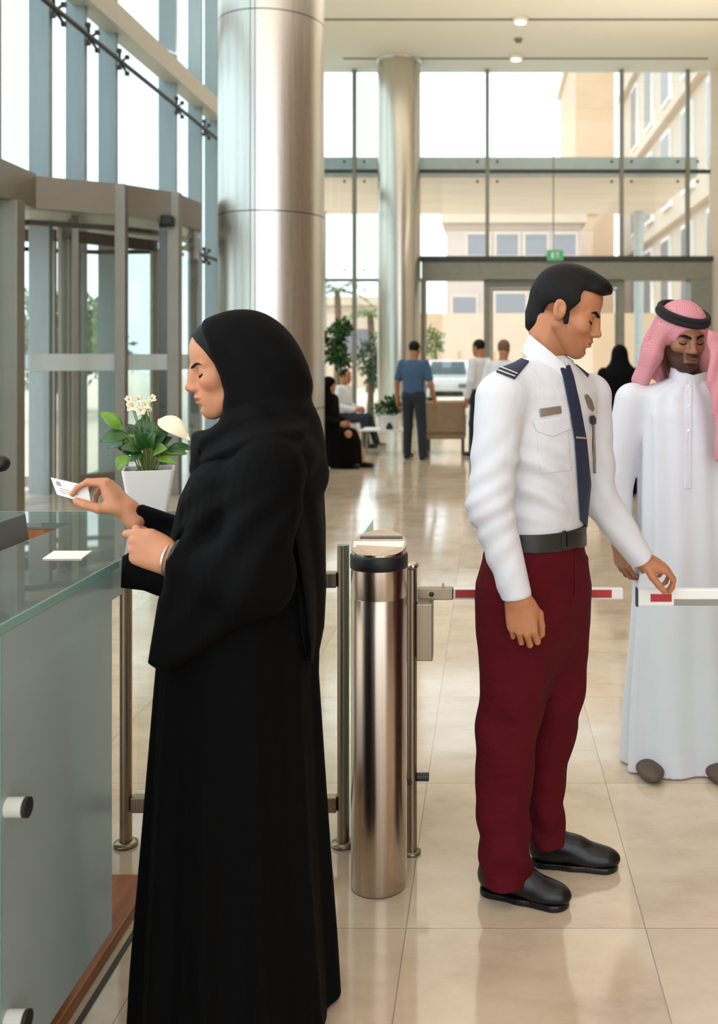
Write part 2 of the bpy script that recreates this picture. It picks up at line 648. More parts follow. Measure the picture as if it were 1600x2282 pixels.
for xa, xb in ((0.05, 1.69), (1.71, 3.35)):
    m = MB()
    for lo, hi in (((xa, DF - 0.03, 0.01), (xa + 0.05, DF + 0.03, 3.34)), ((xb - 0.05, DF - 0.03, 0.01), (xb, DF + 0.03, 3.34)),
                   ((xa + 0.05, DF - 0.03, 0.01), (xb - 0.05, DF + 0.03, 0.12)), ((xa + 0.05, DF - 0.03, 3.28), (xb - 0.05, DF + 0.03, 3.34))):
        m.box(lo, hi)
    lf = m.build('door_leaf', MT['frame'], d2)
    MB().box((xa + 0.05, DF - 0.006, 0.12), (xb - 0.05, DF + 0.006, 3.28)).build('door_pane', MT['farglass'], lf)
    hx = xb - 0.13 if xa < 1 else xa + 0.13
    MB().tube([(hx, DF - 0.09, 0.8), (hx, DF - 0.09, 1.5)], 0.018, 10).build('door_handle', MT['steel'], lf)

# glazed side wall: fins, beam, rods, panes
FD = [5.5, 7.0, 8.6, 9.9, 11.06, 12.02, 13.02, 15.38, 16.87, 17.86, 19.6, 21.4, 23.2, 25.0]
for d in FD:
    wide = 0.19 if abs(d - 15.38) < 0.01 else 0.15
    fin = trim(MB().box((XL - 0.14, d - 0.045, 0), (XL - 0.14 + wide + 0.08, d + 0.045, ZC)), MT['alum'])
    if 10 < d < 18.5:
        for h in (5.42, 3.26):
            m = MB()
            c = np.array((XL + 0.13, d, h))
            for a in (-1, 1):
                for b in (-1, 1):
                    m.tube([c, c + (0.05, a * 0.14, b * 0.11)], 0.018, 8)
                    m.tube([c + (0.02, a * 0.14, b * 0.11), c + (0.07, a * 0.14, b * 0.11)], 0.032, 10)
            m.build('glass_fitting', MT['dark'], fin)
trim(MB().box((XL - 0.05, 4.0, 5.80), (XL + 0.22, DF - 0.1, 6.10)), MT['beam'])
for h in (5.42, 3.26):
    trim(MB().tube([(XL + 0.16, 4.0, h), (XL + 0.16, DF - 0.1, h)], 0.032, 10), MT['dark'])
for a, b in zip([4.0] + FD, FD + [DF - 0.05]):
    pane((XL - 0.16, a + 0.04, 5.43), (XL - 0.145, b - 0.04, ZC), 'glass')
    if not (9.3 < (a + b) / 2 < 13.2):
        pane((XL - 0.16, a + 0.04, 0), (XL - 0.145, b - 0.04, 5.42), 'glass')
    else:
        pane((XL - 0.16, a + 0.04, 3.45), (XL - 0.145, b - 0.04, 5.42), 'glass')

# columns
LC = (-2.51, 11.4)
m = MB()
m.cyl((LC[0], LC[1], 0), 0.60, 0, ZC, 96)
c1 = structure(m.build('column', MT['colsteel']))
tag(c1, 'thick round column clad in brushed steel sheets behind the woman')
mm = MB()
for z in (0.95, 3.14, 5.35, 7.5):
    mm.lathe((LC[0], LC[1], z), [(0.6006, -0.006), (0.6006, 0.006)], 96)
for a in (-1.66, -1.75, 1.4, 3.1):
    p = np.array((LC[0] + 0.598 * math.cos(a), LC[1] + 0.598 * math.sin(a), 0))
    mm.box((-0.004, -0.004, 0), (0.004, 0.004, ZC), None, p)
structure(mm.build('seam', MT['dark'], c1))
RC = (-2.29, 25.1)
m = MB()
m.cyl((RC[0], RC[1], 0), 0.545, 0, ZC - 0.06, 72)
c2 = structure(m.build('column', MT['colsteel2']))
tag(c2, 'round metal column by the glazed end wall behind the man in blue')
structure(MB().lathe((RC[0], RC[1], 0), [(0.545, ZC - 0.06), (0.60, ZC - 0.02), (0.60, ZC)], 72).build('collar', MT['colsteel2'], c2))

# ceiling spotlights
for i, (px, py, lab) in enumerate(((1160, 40, 'small lit ceiling spotlight in the nearer dark slot'),
                                   (1150, 124, 'small lit ceiling spotlight in the farther dark slot'))):
    d = FPX * (ZC - EYE) / (CY - py)
    x = (px - CX) * d / FPX
    t = thing('ceiling_spotlight', lab, 'ceiling light', (x, d, ZC), 'ceiling spotlights')
    MB().lathe((x, d, ZC), [(0.10, -0.10), (0.17, -0.10), (0.17, 0.0), (0.10, 0.0)], 24).build('housing', MT['ceiling'], t)
    MB().cyl((x, d, ZC), 0.12, -0.115, -0.05, 24).build('lens', MT['lamp'], t)
d = FPX * (ZC - EYE) / (CY - 86)
x = (1155 - CX) * d / FPX
t = thing('ceiling_detector', 'small round grey detector on the ceiling between the two slots', 'smoke detector', (x, d, ZC))
MB().lathe((x, d, ZC), [(0.0, -0.09), (0.07, -0.085), (0.09, -0.04), (0.09, -0.004)], 24).build('housing', MT['slot'], t)
MB().cyl((x, d, ZC), 0.12, -0.02, 0.0, 24).build('base_ring', MT['beam'], t)

# exit sign on the portal
ex = thing('exit_sign', 'small green exit sign mounted on the portal header', 'sign', (1.70, DF - 0.5, 4.16))
MB().box((1.49, DF - 0.48, 4.02), (1.91, DF - 0.43, 4.30)).build('sign_face', MT['green'], ex, bevel=0.006)
m = MB()
yy = DF - 0.486
for lo, hi in (((1.60, 4.09), (1.66, 4.24)), ((1.72, 4.10), (1.74, 4.24)), ((1.78, 4.10), (1.80, 4.24)), ((1.74, 4.22), (1.78, 4.24))):
    m.box((lo[0], yy, lo[1]), (hi[0], yy + 0.01, hi[1]))
m.build('pictogram', MT['white'], ex)

# revolving door in the side wall
d1 = thing('door_1', None, None, (-5.0, 11.4, 0))
structure(d1, 'revolving door drum of grey metal and glass in the side wall')
ring = [(-4.66, 10.0), (-3.9, 10.5), (-3.5, 11.05), (-3.44, 11.8), (-3.7, 12.5), (-4.3, 13.0), (-5.1, 13.1), (-5.9, 12.8), (-6.4, 12.1), (-6.5, 11.3), (-6.2, 10.5), (-5.5, 10.0)]
ZB, ZT = 3.04, 3.375
cen = np.array((-4.95, 11.5))


def off(p, k):
    p = np.array(p)
    return cen + (p - cen) * k


for i in range(len(ring)):
    a, b = np.array(ring[i]), np.array(ring[(i + 1) % len(ring)])
    ai, bi = off(a, 0.93), off(b, 0.93)
    ar_, br_, as_, bs_ = off(a, .95), off(b, .95), off(a, .90), off(b, .90)
    MB().prism([ar_, br_, bs_, as_], 2.885, 2.935).build('head_rail', MT['black'], d1)
    MB().prism([a, b, bi, ai], ZB, ZT).build('fascia', MT['bronze'], d1, bevel=0.004)
    if i < 11:
        am, bm, an, bn = off(a, 0.98), off(b, 0.98), off(a, 0.974), off(b, 0.974)
        if i in (0, 1, 2, 3, 6, 7, 8, 9):
            MB().prism([am, bm, bn, an], 0.03, ZB).build('curved_pane', MT['doorglass'], d1)
            a2, b2, a3, b3 = off(a, 0.972), off(b, 0.972), off(a, 0.970), off(b, 0.970)
            MB().prism([a2, b2, b3, a3], 1.39, 1.565).build('frosted_band', MT['frost'], d1)
MB().prism([off(p, 0.95) for p in ring], ZT - 0.03, ZT).build('drum_roof', MT['bronze'], d1)
MB().prism([off(p, 0.92) for p in ring], ZB + 0.02, ZB + 0.06).build('drum_soffit', MT['beam'], d1)
for i, w in ((1, 0.11), (2, 0.13), (4, 0.1), (6, 0.1), (9, 0.1)):
    p = off(ring[i], 0.985)
    MB().box((p[0] - w / 2, p[1] - w / 2, 0), (p[0] + w / 2, p[1] + w / 2, ZB if i > 2 else ZT - 0.002)).build('drum_post', MT['bronze'], d1, bevel=0.008)
p = off(ring[2], 0.93)
MB().box((p[0] - 0.09, p[1] - 0.04, 0), (p[0] - 0.01, p[1] + 0.04, ZB)).build('rubber_seal', MT['black'], d1)
MB().box((-4.72, 9.45, 0), (-4.52, 9.62, ZB)).build('drum_post', MT['bronze'], d1, bevel=0.008)
MB().prism([(-4.50, 7.4), (-4.60, 10.02), (-4.95, 10.02), (-4.95, 7.4)], ZB, ZT + 0.02).build('fascia', MT['bronze'], d1, bevel=0.004)
MB().box((-4.66, 7.4, 0.02), (-4.65, 9.45, ZB)).build('side_pane', MT['doorglass'], d1)
MB().cyl((cen[0], cen[1], 0), 0.07, 0, ZB, 20).build('centre_pole', MT['bronze'], d1)
for k in range(3):
    a = math.radians(-62 + 120 * k)
    u = np.array((math.cos(a), math.sin(a)))
    n2 = np.array((-u[1], u[0])) * 0.028

    def seg(r0, r1, z0, z1, q=1.0):
        p0, p1 = cen + u * r0, cen + u * r1
        return MB().prism([p0 - n2 * q, p1 - n2 * q, p1 + n2 * q, p0 + n2 * q], z0, z1)
    wing = seg(0.1, 1.32, ZB - 0.16, ZB - 0.02).build('door_wing', MT['dark'], d1)
    seg(0.10, 0.20, 0.02, ZB - 0.16).build('stile', MT['bronze'], wing)
    seg(1.24, 1.34, 0.02, ZB - 0.16).build('stile', MT['bronze'], wing)
    seg(0.20, 1.24, 0.02, 0.14).build('bottom_rail', MT['bronze'], wing)
    seg(0.20, 1.24, 0.14, ZB - 0.16, 0.2).build('wing_pane', MT['doorglass'], wing)
MB().box((-3.62, 10.86, 2.98), (-3.50, 10.98, 3.10)).build('sensor', MT['black'], d1, bevel=0.02)

# ------------------------------------------------------------------ the world outside
structure(MB().box((-60, -20, -0.35), (60, 120, -0.21)).build('ground', MT['paving']))
structure(MB().box((-6.2, 26.6, 6.44), (5.62, 33.6, 6.93)).build('canopy_roof', MT['canopy']))
structure(MB().box((-6.15, 26.7, 6.40), (5.57, 33.55, 6.438)).build('canopy_soffit', MT['soffit']))
for x in (-5.6, 5.0):
    structure(MB().cyl((x, 33.0, 0), 0.16, -0.21, 6.40, 20).build('canopy_post', MT['canopy']))


def building(name, lab, x0, x1, y0, y1, h, m, wins, side=None):
    b = thing(name, lab, 'building', ((x0 + x1) / 2, y0, 0))
    MB().box((x0, y0, -0.2), (x1, y1, h)).build('wall', MT[m], b)
    MB().box((x0 - 0.3, y0 - 0.3, h), (x1 + 0.3, y1 + 0.3, h + 0.5)).build('parapet', MT['sand2'], b)
    for (a, c, z0, z1) in wins:
        fr = MB().box((a - 0.15, y0 - 0.12, z0 - 0.15), (c + 0.15, y0 - 0.002, z1 + 0.15)).build('window_frame', MT['sand2'], b)
        MB().box((a, y0 - 0.14, z0), (c, y0 - 0.121, z1)).build('pane', MT['winglass'], fr)
    return b


wins = [(-1.3 + i * 1.75, -1.3 + i * 1.75 + 1.3, 7.75, 9.0) for i in range(4)]
wins += [(-2.2, -0.8, 3.2, 5.2), (0.4, 2.2, 3.2, 5.4), (2.6, 4.2, 3.2, 5.4)]
building('office_building', 'low sand coloured building with a strip of windows beyond the canopy', -2.6, 5.6, 60, 72, 9.7, 'sand3', wins)
bt = building('tower_building', 'tall sand stone tower rising to the right beyond the glass', 9.4, 24, 30, 69, 30, 'sand2', [])
for k in range(6):
    y = 34 + k * 5.6
    for z in (4.0, 9.5, 15.0, 20.5):
        f = MB().box((9.2, y - 0.2, z - 0.2), (9.398, y + 2.2, z + 3.8)).build('window_frame', MT['white'], bt)
        MB().box((9.17, y, z), (9.199, y + 2.0, z + 3.6)).build('pane', MT['winglass'], f)
for z in (8.2, 13.8, 19.3):
    MB().box((9.0, 30, z), (9.398, 69, z + 0.45)).build('string_course', MT['sand2'], bt)
building('sand_stone_block', 'plain sand stone block in front of the far tower', 6.2, 9.0, 71, 86, 24, 'sand', [(6.8, 7.6, 12, 15), (6.8, 7.6, 5, 8)])
building('pale_villa', 'pale low villa behind the palm on the far side', -16, -5.2, 58, 68, 4.6, 'sand2', [(-12, -10.5, 1.6, 3.2), (-8.5, -7.0, 1.6, 3.2)])
structure(MB().box((-3.4, 45, -0.2), (14, 45.5, 3.55)).build('wall_boundary', MT['sand']))


def leaf_mesh(name, m, blobs, n, size, parent=None, loc=None):
    b = MB()
    for _ in range(n):
        c, r = blobs[rng.integers(len(blobs))]
        v = rng.normal(size=3)
        v /= np.linalg.norm(v)
        p = np.array(c) + v * np.array(r) * rng.uniform(0.45, 1.0)
        u = unit(rng.normal(size=3) + v * 0.6)
        w = unit(np.cross(u, rng.normal(size=3)))
        nn = np.cross(u, w)
        s = size * rng.uniform(0.6, 1.25)
        b.add([p, p + u * s * 0.5 + w * s * 0.24 + nn * s * .06, p + u * s, p + u * s * 0.5 - w * s * 0.24 + nn * s * .06], [(0, 1, 2), (0, 2, 3)])
    return b.build(name, MT[m], parent, loc)


def tree(name, lab, x, y, h, blobs, n, size, m='leaf3', tr=0.12, z0=-0.2, group=None):
    t = thing(name, lab, 'tree', (x, y, z0), group)
    bz = min(b[0][2] for b in blobs)
    mb = MB().tube([(x, y, z0), (x + 0.1 * tr, y, (z0 + bz) / 2), (x, y, bz + 0.3)], [tr, tr * 0.8, tr * 0.5], 10)
    for c, r in blobs[:6]:
        mb.tube([(x, y, bz), tuple(np.array(c))], [tr * 0.45, tr * 0.15], 6)
    mb.build('trunk', MT['bark'], t)
    leaf_mesh('crown', m, blobs, n, size, t)
    return t


def palm(lab, x, y, h, nfr=18, fl=2.2):
    t = thing('palm_tree', lab, 'tree', (x, y, -0.2), 'palms beyond the glass')
    MB().tube([(x, y, -0.2), (x + 0.1, y, h * 0.5), (x, y, h)], [0.24, 0.19, 0.16], 10).build('trunk', MT['bark'], t)
    for i in range(nfr):
        a = 2 * math.pi * i / nfr + rng.uniform(-.1, .1)
        el = rng.uniform(0.1, 1.1)
        dr = np.array((math.cos(a), math.sin(a), 0))
        sd = np.array((-dr[1], dr[0], 0))
        mb = MB()
        pts = []
        for q in range(8):
            s = q / 7
            pts.append(np.array((x, y, h)) + dr * fl * s * math.cos(el * (1 - .4 * s)) + np.array((0, 0, fl * (math.sin(el) * s - 0.75 * s * s))))
        mb.tube(pts, [0.025 * (1 - q / 9) for q in range(8)], 5)
        for q in range(1, 7):
            for sg in (-1, 1):
                p = pts[q]
                L = fl * 0.26 * (1 - abs(q / 7 - .45))
                tip = p + sd * sg * L + dr * L * 0.5 + np.array((0, 0, -L * 0.5))
                mb.add([p - dr * .05, p + dr * .05, tip], [(0, 1, 2)])
        mb.build('frond', MT['leaf3'], t)
    return t


palm('palm tree beyond the end glass left of the far column', -8.0, 52.0, 5.0)
palm('smaller palm tree right beside the far column outside', -5.9, 49.0, 3.6, 16, 1.8)
tree('garden_tree', 'round green bush tree outside beside the far column', -3.55, 29.5, 2, [((-3.5, 29.5, 1.5), (0.5, 0.5, 0.75)), ((-3.25, 29.5, 1.1), (0.4, 0.4, 0.5))], 900, 0.16, 'leaf')
tree('young_street_tree', 'small young tree in front of the sunlit boundary wall', -2.3, 42.5, 2, [((-2.5, 42.5, 2.2), (0.62, 0.5, 0.7))], 500, 0.2, 'leaf3', 0.05)
# trees beyond the side wall
for i, (x, y, h, lab) in enumerate(((-12.5, 17.0, 3.4, 'dense roadside tree seen through the revolving door glass'), (-15.5, 22.0, 4.2, 'taller roadside tree seen between the side wall fins'),
                                    (-12.0, 26.5, 3.2, 'roadside tree farthest along the glazed side wall'), (-13.0, 31.5, 3.0, 'roadside tree past the end of the side wall'))):
    bl = [((x + rng.uniform(-1, 1), y + rng.uniform(-1.2, 1.2), h * 0.6 + rng.uniform(-.8, .9)), (1.0, 1.1, 0.8)) for _ in range(6)]
    tree('roadside_tree', lab, x, y, h, bl, 1500, 0.28, 'leaf3', 0.14, group='roadside trees')
building('side_street_building', 'pale building across the street beyond the side wall', -34, -24, 14, 50, 5.0, 'sand2', [])

# car outside
def car(lab, x, y):
    t = thing('car', lab, 'car', (x, y, -0.21))
    prof = [(-2.1, .30), (-2.15, .75), (-2.0, .98), (-1.15, 1.08), (-0.55, 1.62), (0.9, 1.66), (1.75, 1.05), (2.1, .95), (2.15, .45), (2.05, .30)]

    def hull(sc, pr, z=0):
        mb = MB()
        n = len(pr)
        for sx in (-1, 1):
            pass
        vs = []
        for sx in (-.9, .9):
            for (py, pz) in pr:
                w = sx * (1 - 0.16 * max(0, (pz - 0.95)) / 0.7) * sc
                vs.append((x + w, y + py, -0.21 + pz + z))
        fs = [tuple(range(n)), tuple(range(n, 2 * n))[::-1]] + [(i, n + i, n + (i + 1) % n, (i + 1) % n) for i in range(n)]
        return mb.add(vs, fs)
    hull(1.0, prof).build('body', MT['carpaint'], t, bevel=0.07)
    MB().add([(x - .70, y - 1.14, .90), (x + .70, y - 1.14, .90), (x + .62, y - .60, 1.38), (x - .62, y - .60, 1.38)], [(0, 1, 2, 3)]).build('windscreen', MT['carglass'], t)
    for sx in (-1, 1):
        MB().box((x + sx * .62 - .18, y - 2.19, .42), (x + sx * .62 + .18, y - 2.10, .58)).build('headlight', MT['winglass'], t, bevel=0.03)
        for sy in (-1.35, 1.35):
            w = MB().tube([(x + sx * .70, y + sy, .11), (x + sx * .91, y + sy, .11)], 0.32, 24).build('wheel', MT['black'], t)
            MB().tube([(x + sx * .905, y + sy, .11), (x + sx * .93, y + sy, .11)], 0.2, 16).build('hub_cap', MT['steel'], w)
    MB().box((x - .6, y - 2.17, .12), (x + .6, y - 2.14, .30)).build('grille', MT['black'], t)


car('white car parked outside beyond the man in blue', -1.55, 38)
car('white car parked farther right beyond the glass doors', 2.6, 41)

# ------------------------------------------------------------------ counter
ct = thing('reception_counter', 'glass topped reception counter with frosted teal glass front', 'reception counter', (-1.05, 2.2, 0))
HT = 1.037
m = MB()
m.prism([(-1.236, 0.9), (-0.894, 0.9), (-0.894, 3.14), (-3.2, 3.14), (-3.2, 2.92), (-1.236, 2.92)], HT - 0.012, HT)
m.build('glass_top', MT['topglass'], ct)
m = MB()
m.box((-0.8955, 0.9, HT - 0.017), (-0.8925, 3.14, HT + 0.0005))
m.box((-3.2, 3.1385, HT - 0.017), (-0.894, 3.1405, HT + 0.0005))
m.build('glass_edge', MT['edgeglass'], ct)
MB().box((-0.925, 0.9, HT - 0.10), (-0.915, 2.46, HT - 0.018)).build('glass_apron', MT['panelglass'], ct)
pn = MB().box((-0.906, 1.81, 0.17), (-0.894, 2.34, HT - 0.02)).build('front_panel', MT['panelglass'], ct)
MB().box((-0.9065, 1.806, 0.17), (-0.8935, 1.8105, HT - 0.02)).build('panel_edge', MT['edgeglass'], pn)
pn2 = MB().box((-0.906, 0.9, 0.17), (-0.894, 1.795, HT - 0.02)).build('front_panel', MT['panelglass'], ct)
for py in (1800, 2275):
    z = EYE - (py - CY) / (FPX / 1.83)
    st = MB().tube([(-0.97, 1.832, z), (-0.861, 1.832, z)], 0.018, 20).build('standoff', MT['white'], ct)
    MB().tube([(-0.8615, 1.832, z), (-0.854, 1.832, z)], 0.0188, 20).build('standoff_cap', MT['dark'], st)
MB().box((-1.24, 0.9, 0.04), (-0.985, 2.33, HT - 0.10)).build('cabinet_body', MT['cabinet'], ct, bevel=0.004)
MB().box((-1.25, 0.9, 0.0), (-0.965, 2.85, 0.035)).build('plinth', MT['wood'], ct, bevel=0.003)
MB().box((-0.947, 0.9, 0.0), (-0.934, 2.7, 0.005)).build('floor_strip', MT['dark'], ct)
MB().box((-3.2, 2.94, 0.0), (-1.27, 3.12, HT - 0.02)).build('wing_body', MT['cabinet'], ct, bevel=0.004)
MB().box((-3.2, 1.0, 0.77), (-1.25, 2.922, 0.80)).build('staff_desk', MT['wood'], ct, bevel=0.003)
MB().box((-3.2, 2.925, 0.80), (-1.24, 2.938, HT - 0.02)).build('wood_lining', MT['wood'], ct)
MB().box((-1.24, 2.33, HT - 0.06), (-0.94, 2.345, HT - 0.018)).build('top_bracket', MT['alum'], ct)

# laptop and microphone on the staff side
lp = thing('laptop', 'grey open laptop seen from the back on the staff desk', 'laptop', (-1.45, 2.66, 0.80))
th = math.radians(-8)
R = np.array(((math.cos(th), 0, math.sin(th)), (0, 1, 0), (-math.sin(th), 0, math.cos(th))))
po_ = (-1.315, 0, 0.815)
sc_ = MB().box((-0.007, 2.44, 0.0), (0.007, 2.865, 0.262), R, po_).build('screen', MT['grey'], lp, bevel=0.004)
MB().box((0.0072, 2.62, 0.11), (0.0085, 2.69, 0.15), R, po_).build('emblem_plate', MT['dark'], sc_)
MB().box((-1.64, 2.44, 0.802), (-1.325, 2.865, 0.818)).build('base', MT['grey'], lp, bevel=0.004)
MB().box((-1.60, 2.47, 0.818), (-1.42, 2.83, 0.821)).build('keyboard', MT['black'], lp)
mc = thing('desk_microphone', 'black round desk microphone on a bent stalk behind the counter', 'microphone', (-1.70, 2.62, 0.80))
MB().cyl((-1.70, 2.62, 0.80), 0.06, 0.001, 0.025, 24).build('base', MT['black'], mc)
hp = W(2, 1033, 2.62)
MB().tube([(-1.70, 2.62, 0.82), (-1.70, 2.62, 1.0), (-1.64, 2.62, 1.15), tuple(hp - (0.18, 0, -0.02)), tuple(hp)], 0.006, 8).build('stalk', MT['black'], mc)
MB().sphere(tuple(hp), (0.024, 0.022, 0.022)).build('head', MT['black'], mc)

# paper slip lying on the glass
pp = [W(px, py, FPX * (EYE - HT - 0.001) / (py - CY)) for px, py in ((120, 1229), (205, 1229), (182, 1246), (95, 1246))]
tag(MB().prism([(p[0], p[1]) for p in pp], HT + 0.0005, HT + 0.003).build('paper_slip', MT['paper'], None, (pp[0][0], pp[0][1], HT)),
    'white paper slip lying flat on the glass counter top', 'paper')

# ------------------------------------------------------------------ potted peace lily
PD = 3.03
pc = W(332, 1150, PD)
pc[2] = HT
pl = thing('potted_peace_lily', 'peace lily with cream flowers in white square pot on the counter', 'potted plant', pc)


def sqring(c, w, z, rr=0.012, n=4):
    out = []
    for sx, sy, a0 in ((1, 1, 0), (-1, 1, 90), (-1, -1, 180), (1, -1, 270)):
        for k in range(n + 1):
            a = math.radians(a0 + 90 * k / n)
            qx_, qy_ = sx * (w - rr) + rr * math.cos(a), sy * (w - rr) + rr * math.sin(a)
            out.append((c[0] + 0.955 * qx_ - 0.297 * qy_, c[1] + 0.297 * qx_ + 0.955 * qy_, z))
    return out


m = MB()
levels = [(0.050, 0.0), (0.053, 0.003), (0.076, 0.148), (0.076, 0.150), (0.070, 0.150), (0.069, 0.13)]
vs, fs = [], []
for w_, z in levels:
    vs += sqring(pc, w_, pc[2] + z)
N4 = 20
for i in range(len(levels) - 1):
    for k in range(N4):
        fs.append((i * N4 + k, i * N4 + (k + 1) % N4, (i + 1) * N4 + (k + 1) % N4, (i + 1) * N4 + k))
fs.append(tuple(range(N4))[::-1])
m.add(vs, fs, False)
m.build('pot', MT['ceramic'], pl)
m = MB()
m.prism([(p[0], p[1]) for p in sqring(pc, 0.0685, 0)], pc[2] + 0.115, pc[2] + 0.135)
for k in range(40):
    q = rng.uniform(-.055, .055, 2)
    m.sphere((pc[0] + q[0], pc[1] + q[1], pc[2] + 0.136), rng.uniform(.004, .008), 6, 4)
m.build('soil', MT['soil'], pl)


def leaf_blade(base, tip, width, droop, mat_, name='leaf', parent=pl, cup=0.25, up=(0, 0, 1), n=9):
    base, tip = np.array(base), np.array(tip)
    L = np.linalg.norm(tip - base)
    d = unit(tip - base)
    sd = np.cross(np.array(up, float), d)
    sd = unit(sd) if np.linalg.norm(sd) > 1e-4 else np.array((1., 0, 0))
    nr = np.cross(d, sd)
    vs, fs = [], []
    for i in range(n):
        s = i / (n - 1)
        w = width * (math.sin(math.pi * min(1, s ** 0.8)) ** 0.8) * (1 if 0 < i < n - 1 else 0.05)
        c = base + d * L * s + nr * droop * L * math.sin(math.pi * s)
        for t_ in (-1, -.5, 0, .5, 1):
            vs.append(c + sd * w * t_ + nr * cup * w * (t_ * t_))
    for i in range(n - 1):
        for k in range(4):
            fs.append((i * 5 + k, i * 5 + k + 1, (i + 1) * 5 + k + 1, (i + 1) * 5 + k))
    b = MB().add(vs, fs, True)
    o = b.build(name, mat_, parent)
    md = o.modifiers.new('thickness', 'SOLIDIFY')
    md.thickness = 0.0012
    return o


top = np.array((pc[0], pc[1], pc[2] + 0.135))
leaves = [((222, 918), (272, 958), -.02, .022, 'leaf2'), ((222, 985), (285, 972), -.03, .026, 'leaf'), ((240, 1000), (300, 985), .03, .02, 'leaf'),
          ((262, 1050), (285, 1015), -.05, .022, 'leaf2'), ((326, 918), (322, 975), .02, .018, 'leaf'), ((345, 935), (330, 985), -.02, .020, 'leaf'),
          ((432, 1000), (372, 1004), -.01, .018, 'leaf'), ((418, 1012), (360, 1008), .05, .02, 'leaf2'), ((285, 945), (305, 985), .05, .022, 'leaf'),
          ((310, 935), (320, 980), .06, .022, 'leaf'), ((365, 960), (345, 995), .03, .015, 'leaf'), ((268, 1000), (318, 1002), -.06, .020, 'leaf'),
          ((290, 1030), (318, 1010), -.07, .018, 'leaf'), ((395, 1035), (350, 1022), -.04, .013, 'leaf2'), ((300, 960), (325, 1000), -.05, .024, 'leaf'),
          ((375, 1030), (345, 1010), .06, .016, 'leaf'), ((348, 960), (338, 1000), -.06, .018, 'leaf')]
for k in range(12):
    a = math.radians(200 * k / 11 - 10)
    leaves.append(((326 + 70 * math.cos(a) * rng.uniform(.6, 1.1), 992 - 48 * math.sin(a) * rng.uniform(.5, 1.1)), (322 + 22 * math.cos(a), 1008 - 10 * math.sin(a)),
                   rng.uniform(-.05, .06), rng.uniform(.017, .025), 'leaf' if k % 4 else 'leaf2'))
for (tx, ty), (bx, by), dd, wd, mk in leaves:
    b = W(bx, by, PD + dd * 0.5)
    t_ = W(tx, ty, PD + dd)
    leaf_blade(b, t_, wd, 0.12, MT[mk], up=(0.1, -0.75, 0.65))
    ground = top + np.array(((b[0] - top[0]) * 0.35, (b[1] - top[1]) * 0.35, 0))
    MB().tube([ground, (ground + b) / 2 + np.array((0, 0, .012)), b], 0.0022, 6).build('leaf_stalk', MT['stem'], pl)
# flowers
for (fx, fy), rad, dd in (((297, 905), .022, 0), ((310, 890), .018, .02), ((325, 902), .02, -.01), ((288, 890), .014, .01), ((340, 888), .016, .02), ((315, 915), .018, -.02), ((332, 912), .014, .02)):
    c = W(fx, fy, PD + dd)
    fl = MB().sphere(c, (0.005, 0.005, 0.006), 8, 6).build('flower', MT['leaf2'], pl)
    for k in range(5):
        a = 2 * math.pi * k / 5 + rng.uniform(0, 1)
        tip = c + rad * np.array((math.cos(a), -0.35, math.sin(a)))
        leaf_blade(c, tip, rad * 0.45, 0.15, MT['petal'], 'petal', fl, up=(0, -1, 0), n=6)
    MB().tube([top, (top + c) / 2 + np.array((0.006, 0, 0)), c], 0.0016, 6).build('flower_stalk', MT['stem'], pl)
leaf_blade(W(352, 935, PD), W(424, 982, PD - .02), .030, 0.16, MT['petal'], 'spathe', up=(0.2, -0.8, 0.6))
MB().tube([W(362, 944, PD - .012), W(380, 962, PD - .02)], 0.004, 8).build('spadix', MT['leaf2'], pl)
MB().tube([top, W(350, 980, PD), W(353, 936, PD)], 0.002, 6).build('flower_stalk', MT['stem'], pl)

# ------------------------------------------------------------------ gate hardware
BX, BY = -0.319, 2.86
bl = thing('gate_bollard', 'round brushed steel turnstile bollard with black collar and sloped top', 'turnstile bollard', (BX, BY, 0))
m = MB()
m.lathe((BX, BY, 0), [(0.0, 0.002), (0.080, 0.002), (0.081, 0.006), (0.081, 0.834), (0.0803, 0.836), (0.0803, 0.839), (0.081, 0.841), (0.081, 0.920)], 72)
m.build('shaft', MT['steel'], bl)
m = MB()
m.lathe((BX, BY, 0), [(0.081, 0.920), (0.0835, 0.922), (0.0835, 0.956), (0.080, 0.962), (0.0, 0.962)], 72)
m.build('collar', MT['black'], bl)
m = MB()
n = 64
rr = 0.0795
ringb, ringt = [], []
for k in range(n):
    a = 2 * math.pi * k / n
    x_, y_ = BX + rr * math.cos(a), BY + rr * math.sin(a)
    ringb.append((x_, y_, 0.9615))
    ringt.append((x_, y_, 0.968 + max(0, (y_ - (BY - 0.055))) * 0.34))
vs = ringb + ringt
m.add(vs, [(k, (k + 1) % n, n + (k + 1) % n, n + k) for k in range(n)], True)
m.add(ringt, [tuple(range(n))])
lid = m.build('sloped_lid', MT['steel'], bl)
m = MB()
for y0, y1 in ((BY - 0.02, BY + 0.012),):
    za, zb = 0.9695 + (y0 - BY + .055) * .34, 0.9695 + (y1 - BY + .055) * .34
    m.add([(BX - .072, y0, za), (BX + .072, y0, za), (BX + .074, y1, zb), (BX - .074, y1, zb), (BX - .072, y0, za - .004), (BX + .072, y0, za - .004), (BX + .074, y1, zb - .004), (BX - .074, y1, zb - .004)],
          [(0, 1, 2, 3), (0, 4, 5, 1), (2, 6, 7, 3)])
m.build('light_band', MT['white'], lid)
m = MB()
y0, y1 = BY + 0.030, BY + 0.042
za, zb = 0.9695 + (y0 - BY + .055) * .34, 0.9695 + (y1 - BY + .055) * .34
m.add([(BX - .06, y0, za), (BX + .066, y0, za), (BX + .064, y1, zb), (BX - .058, y1, zb)], [(0, 1, 2, 3)])
m.build('dark_band', MT['grey'], lid)

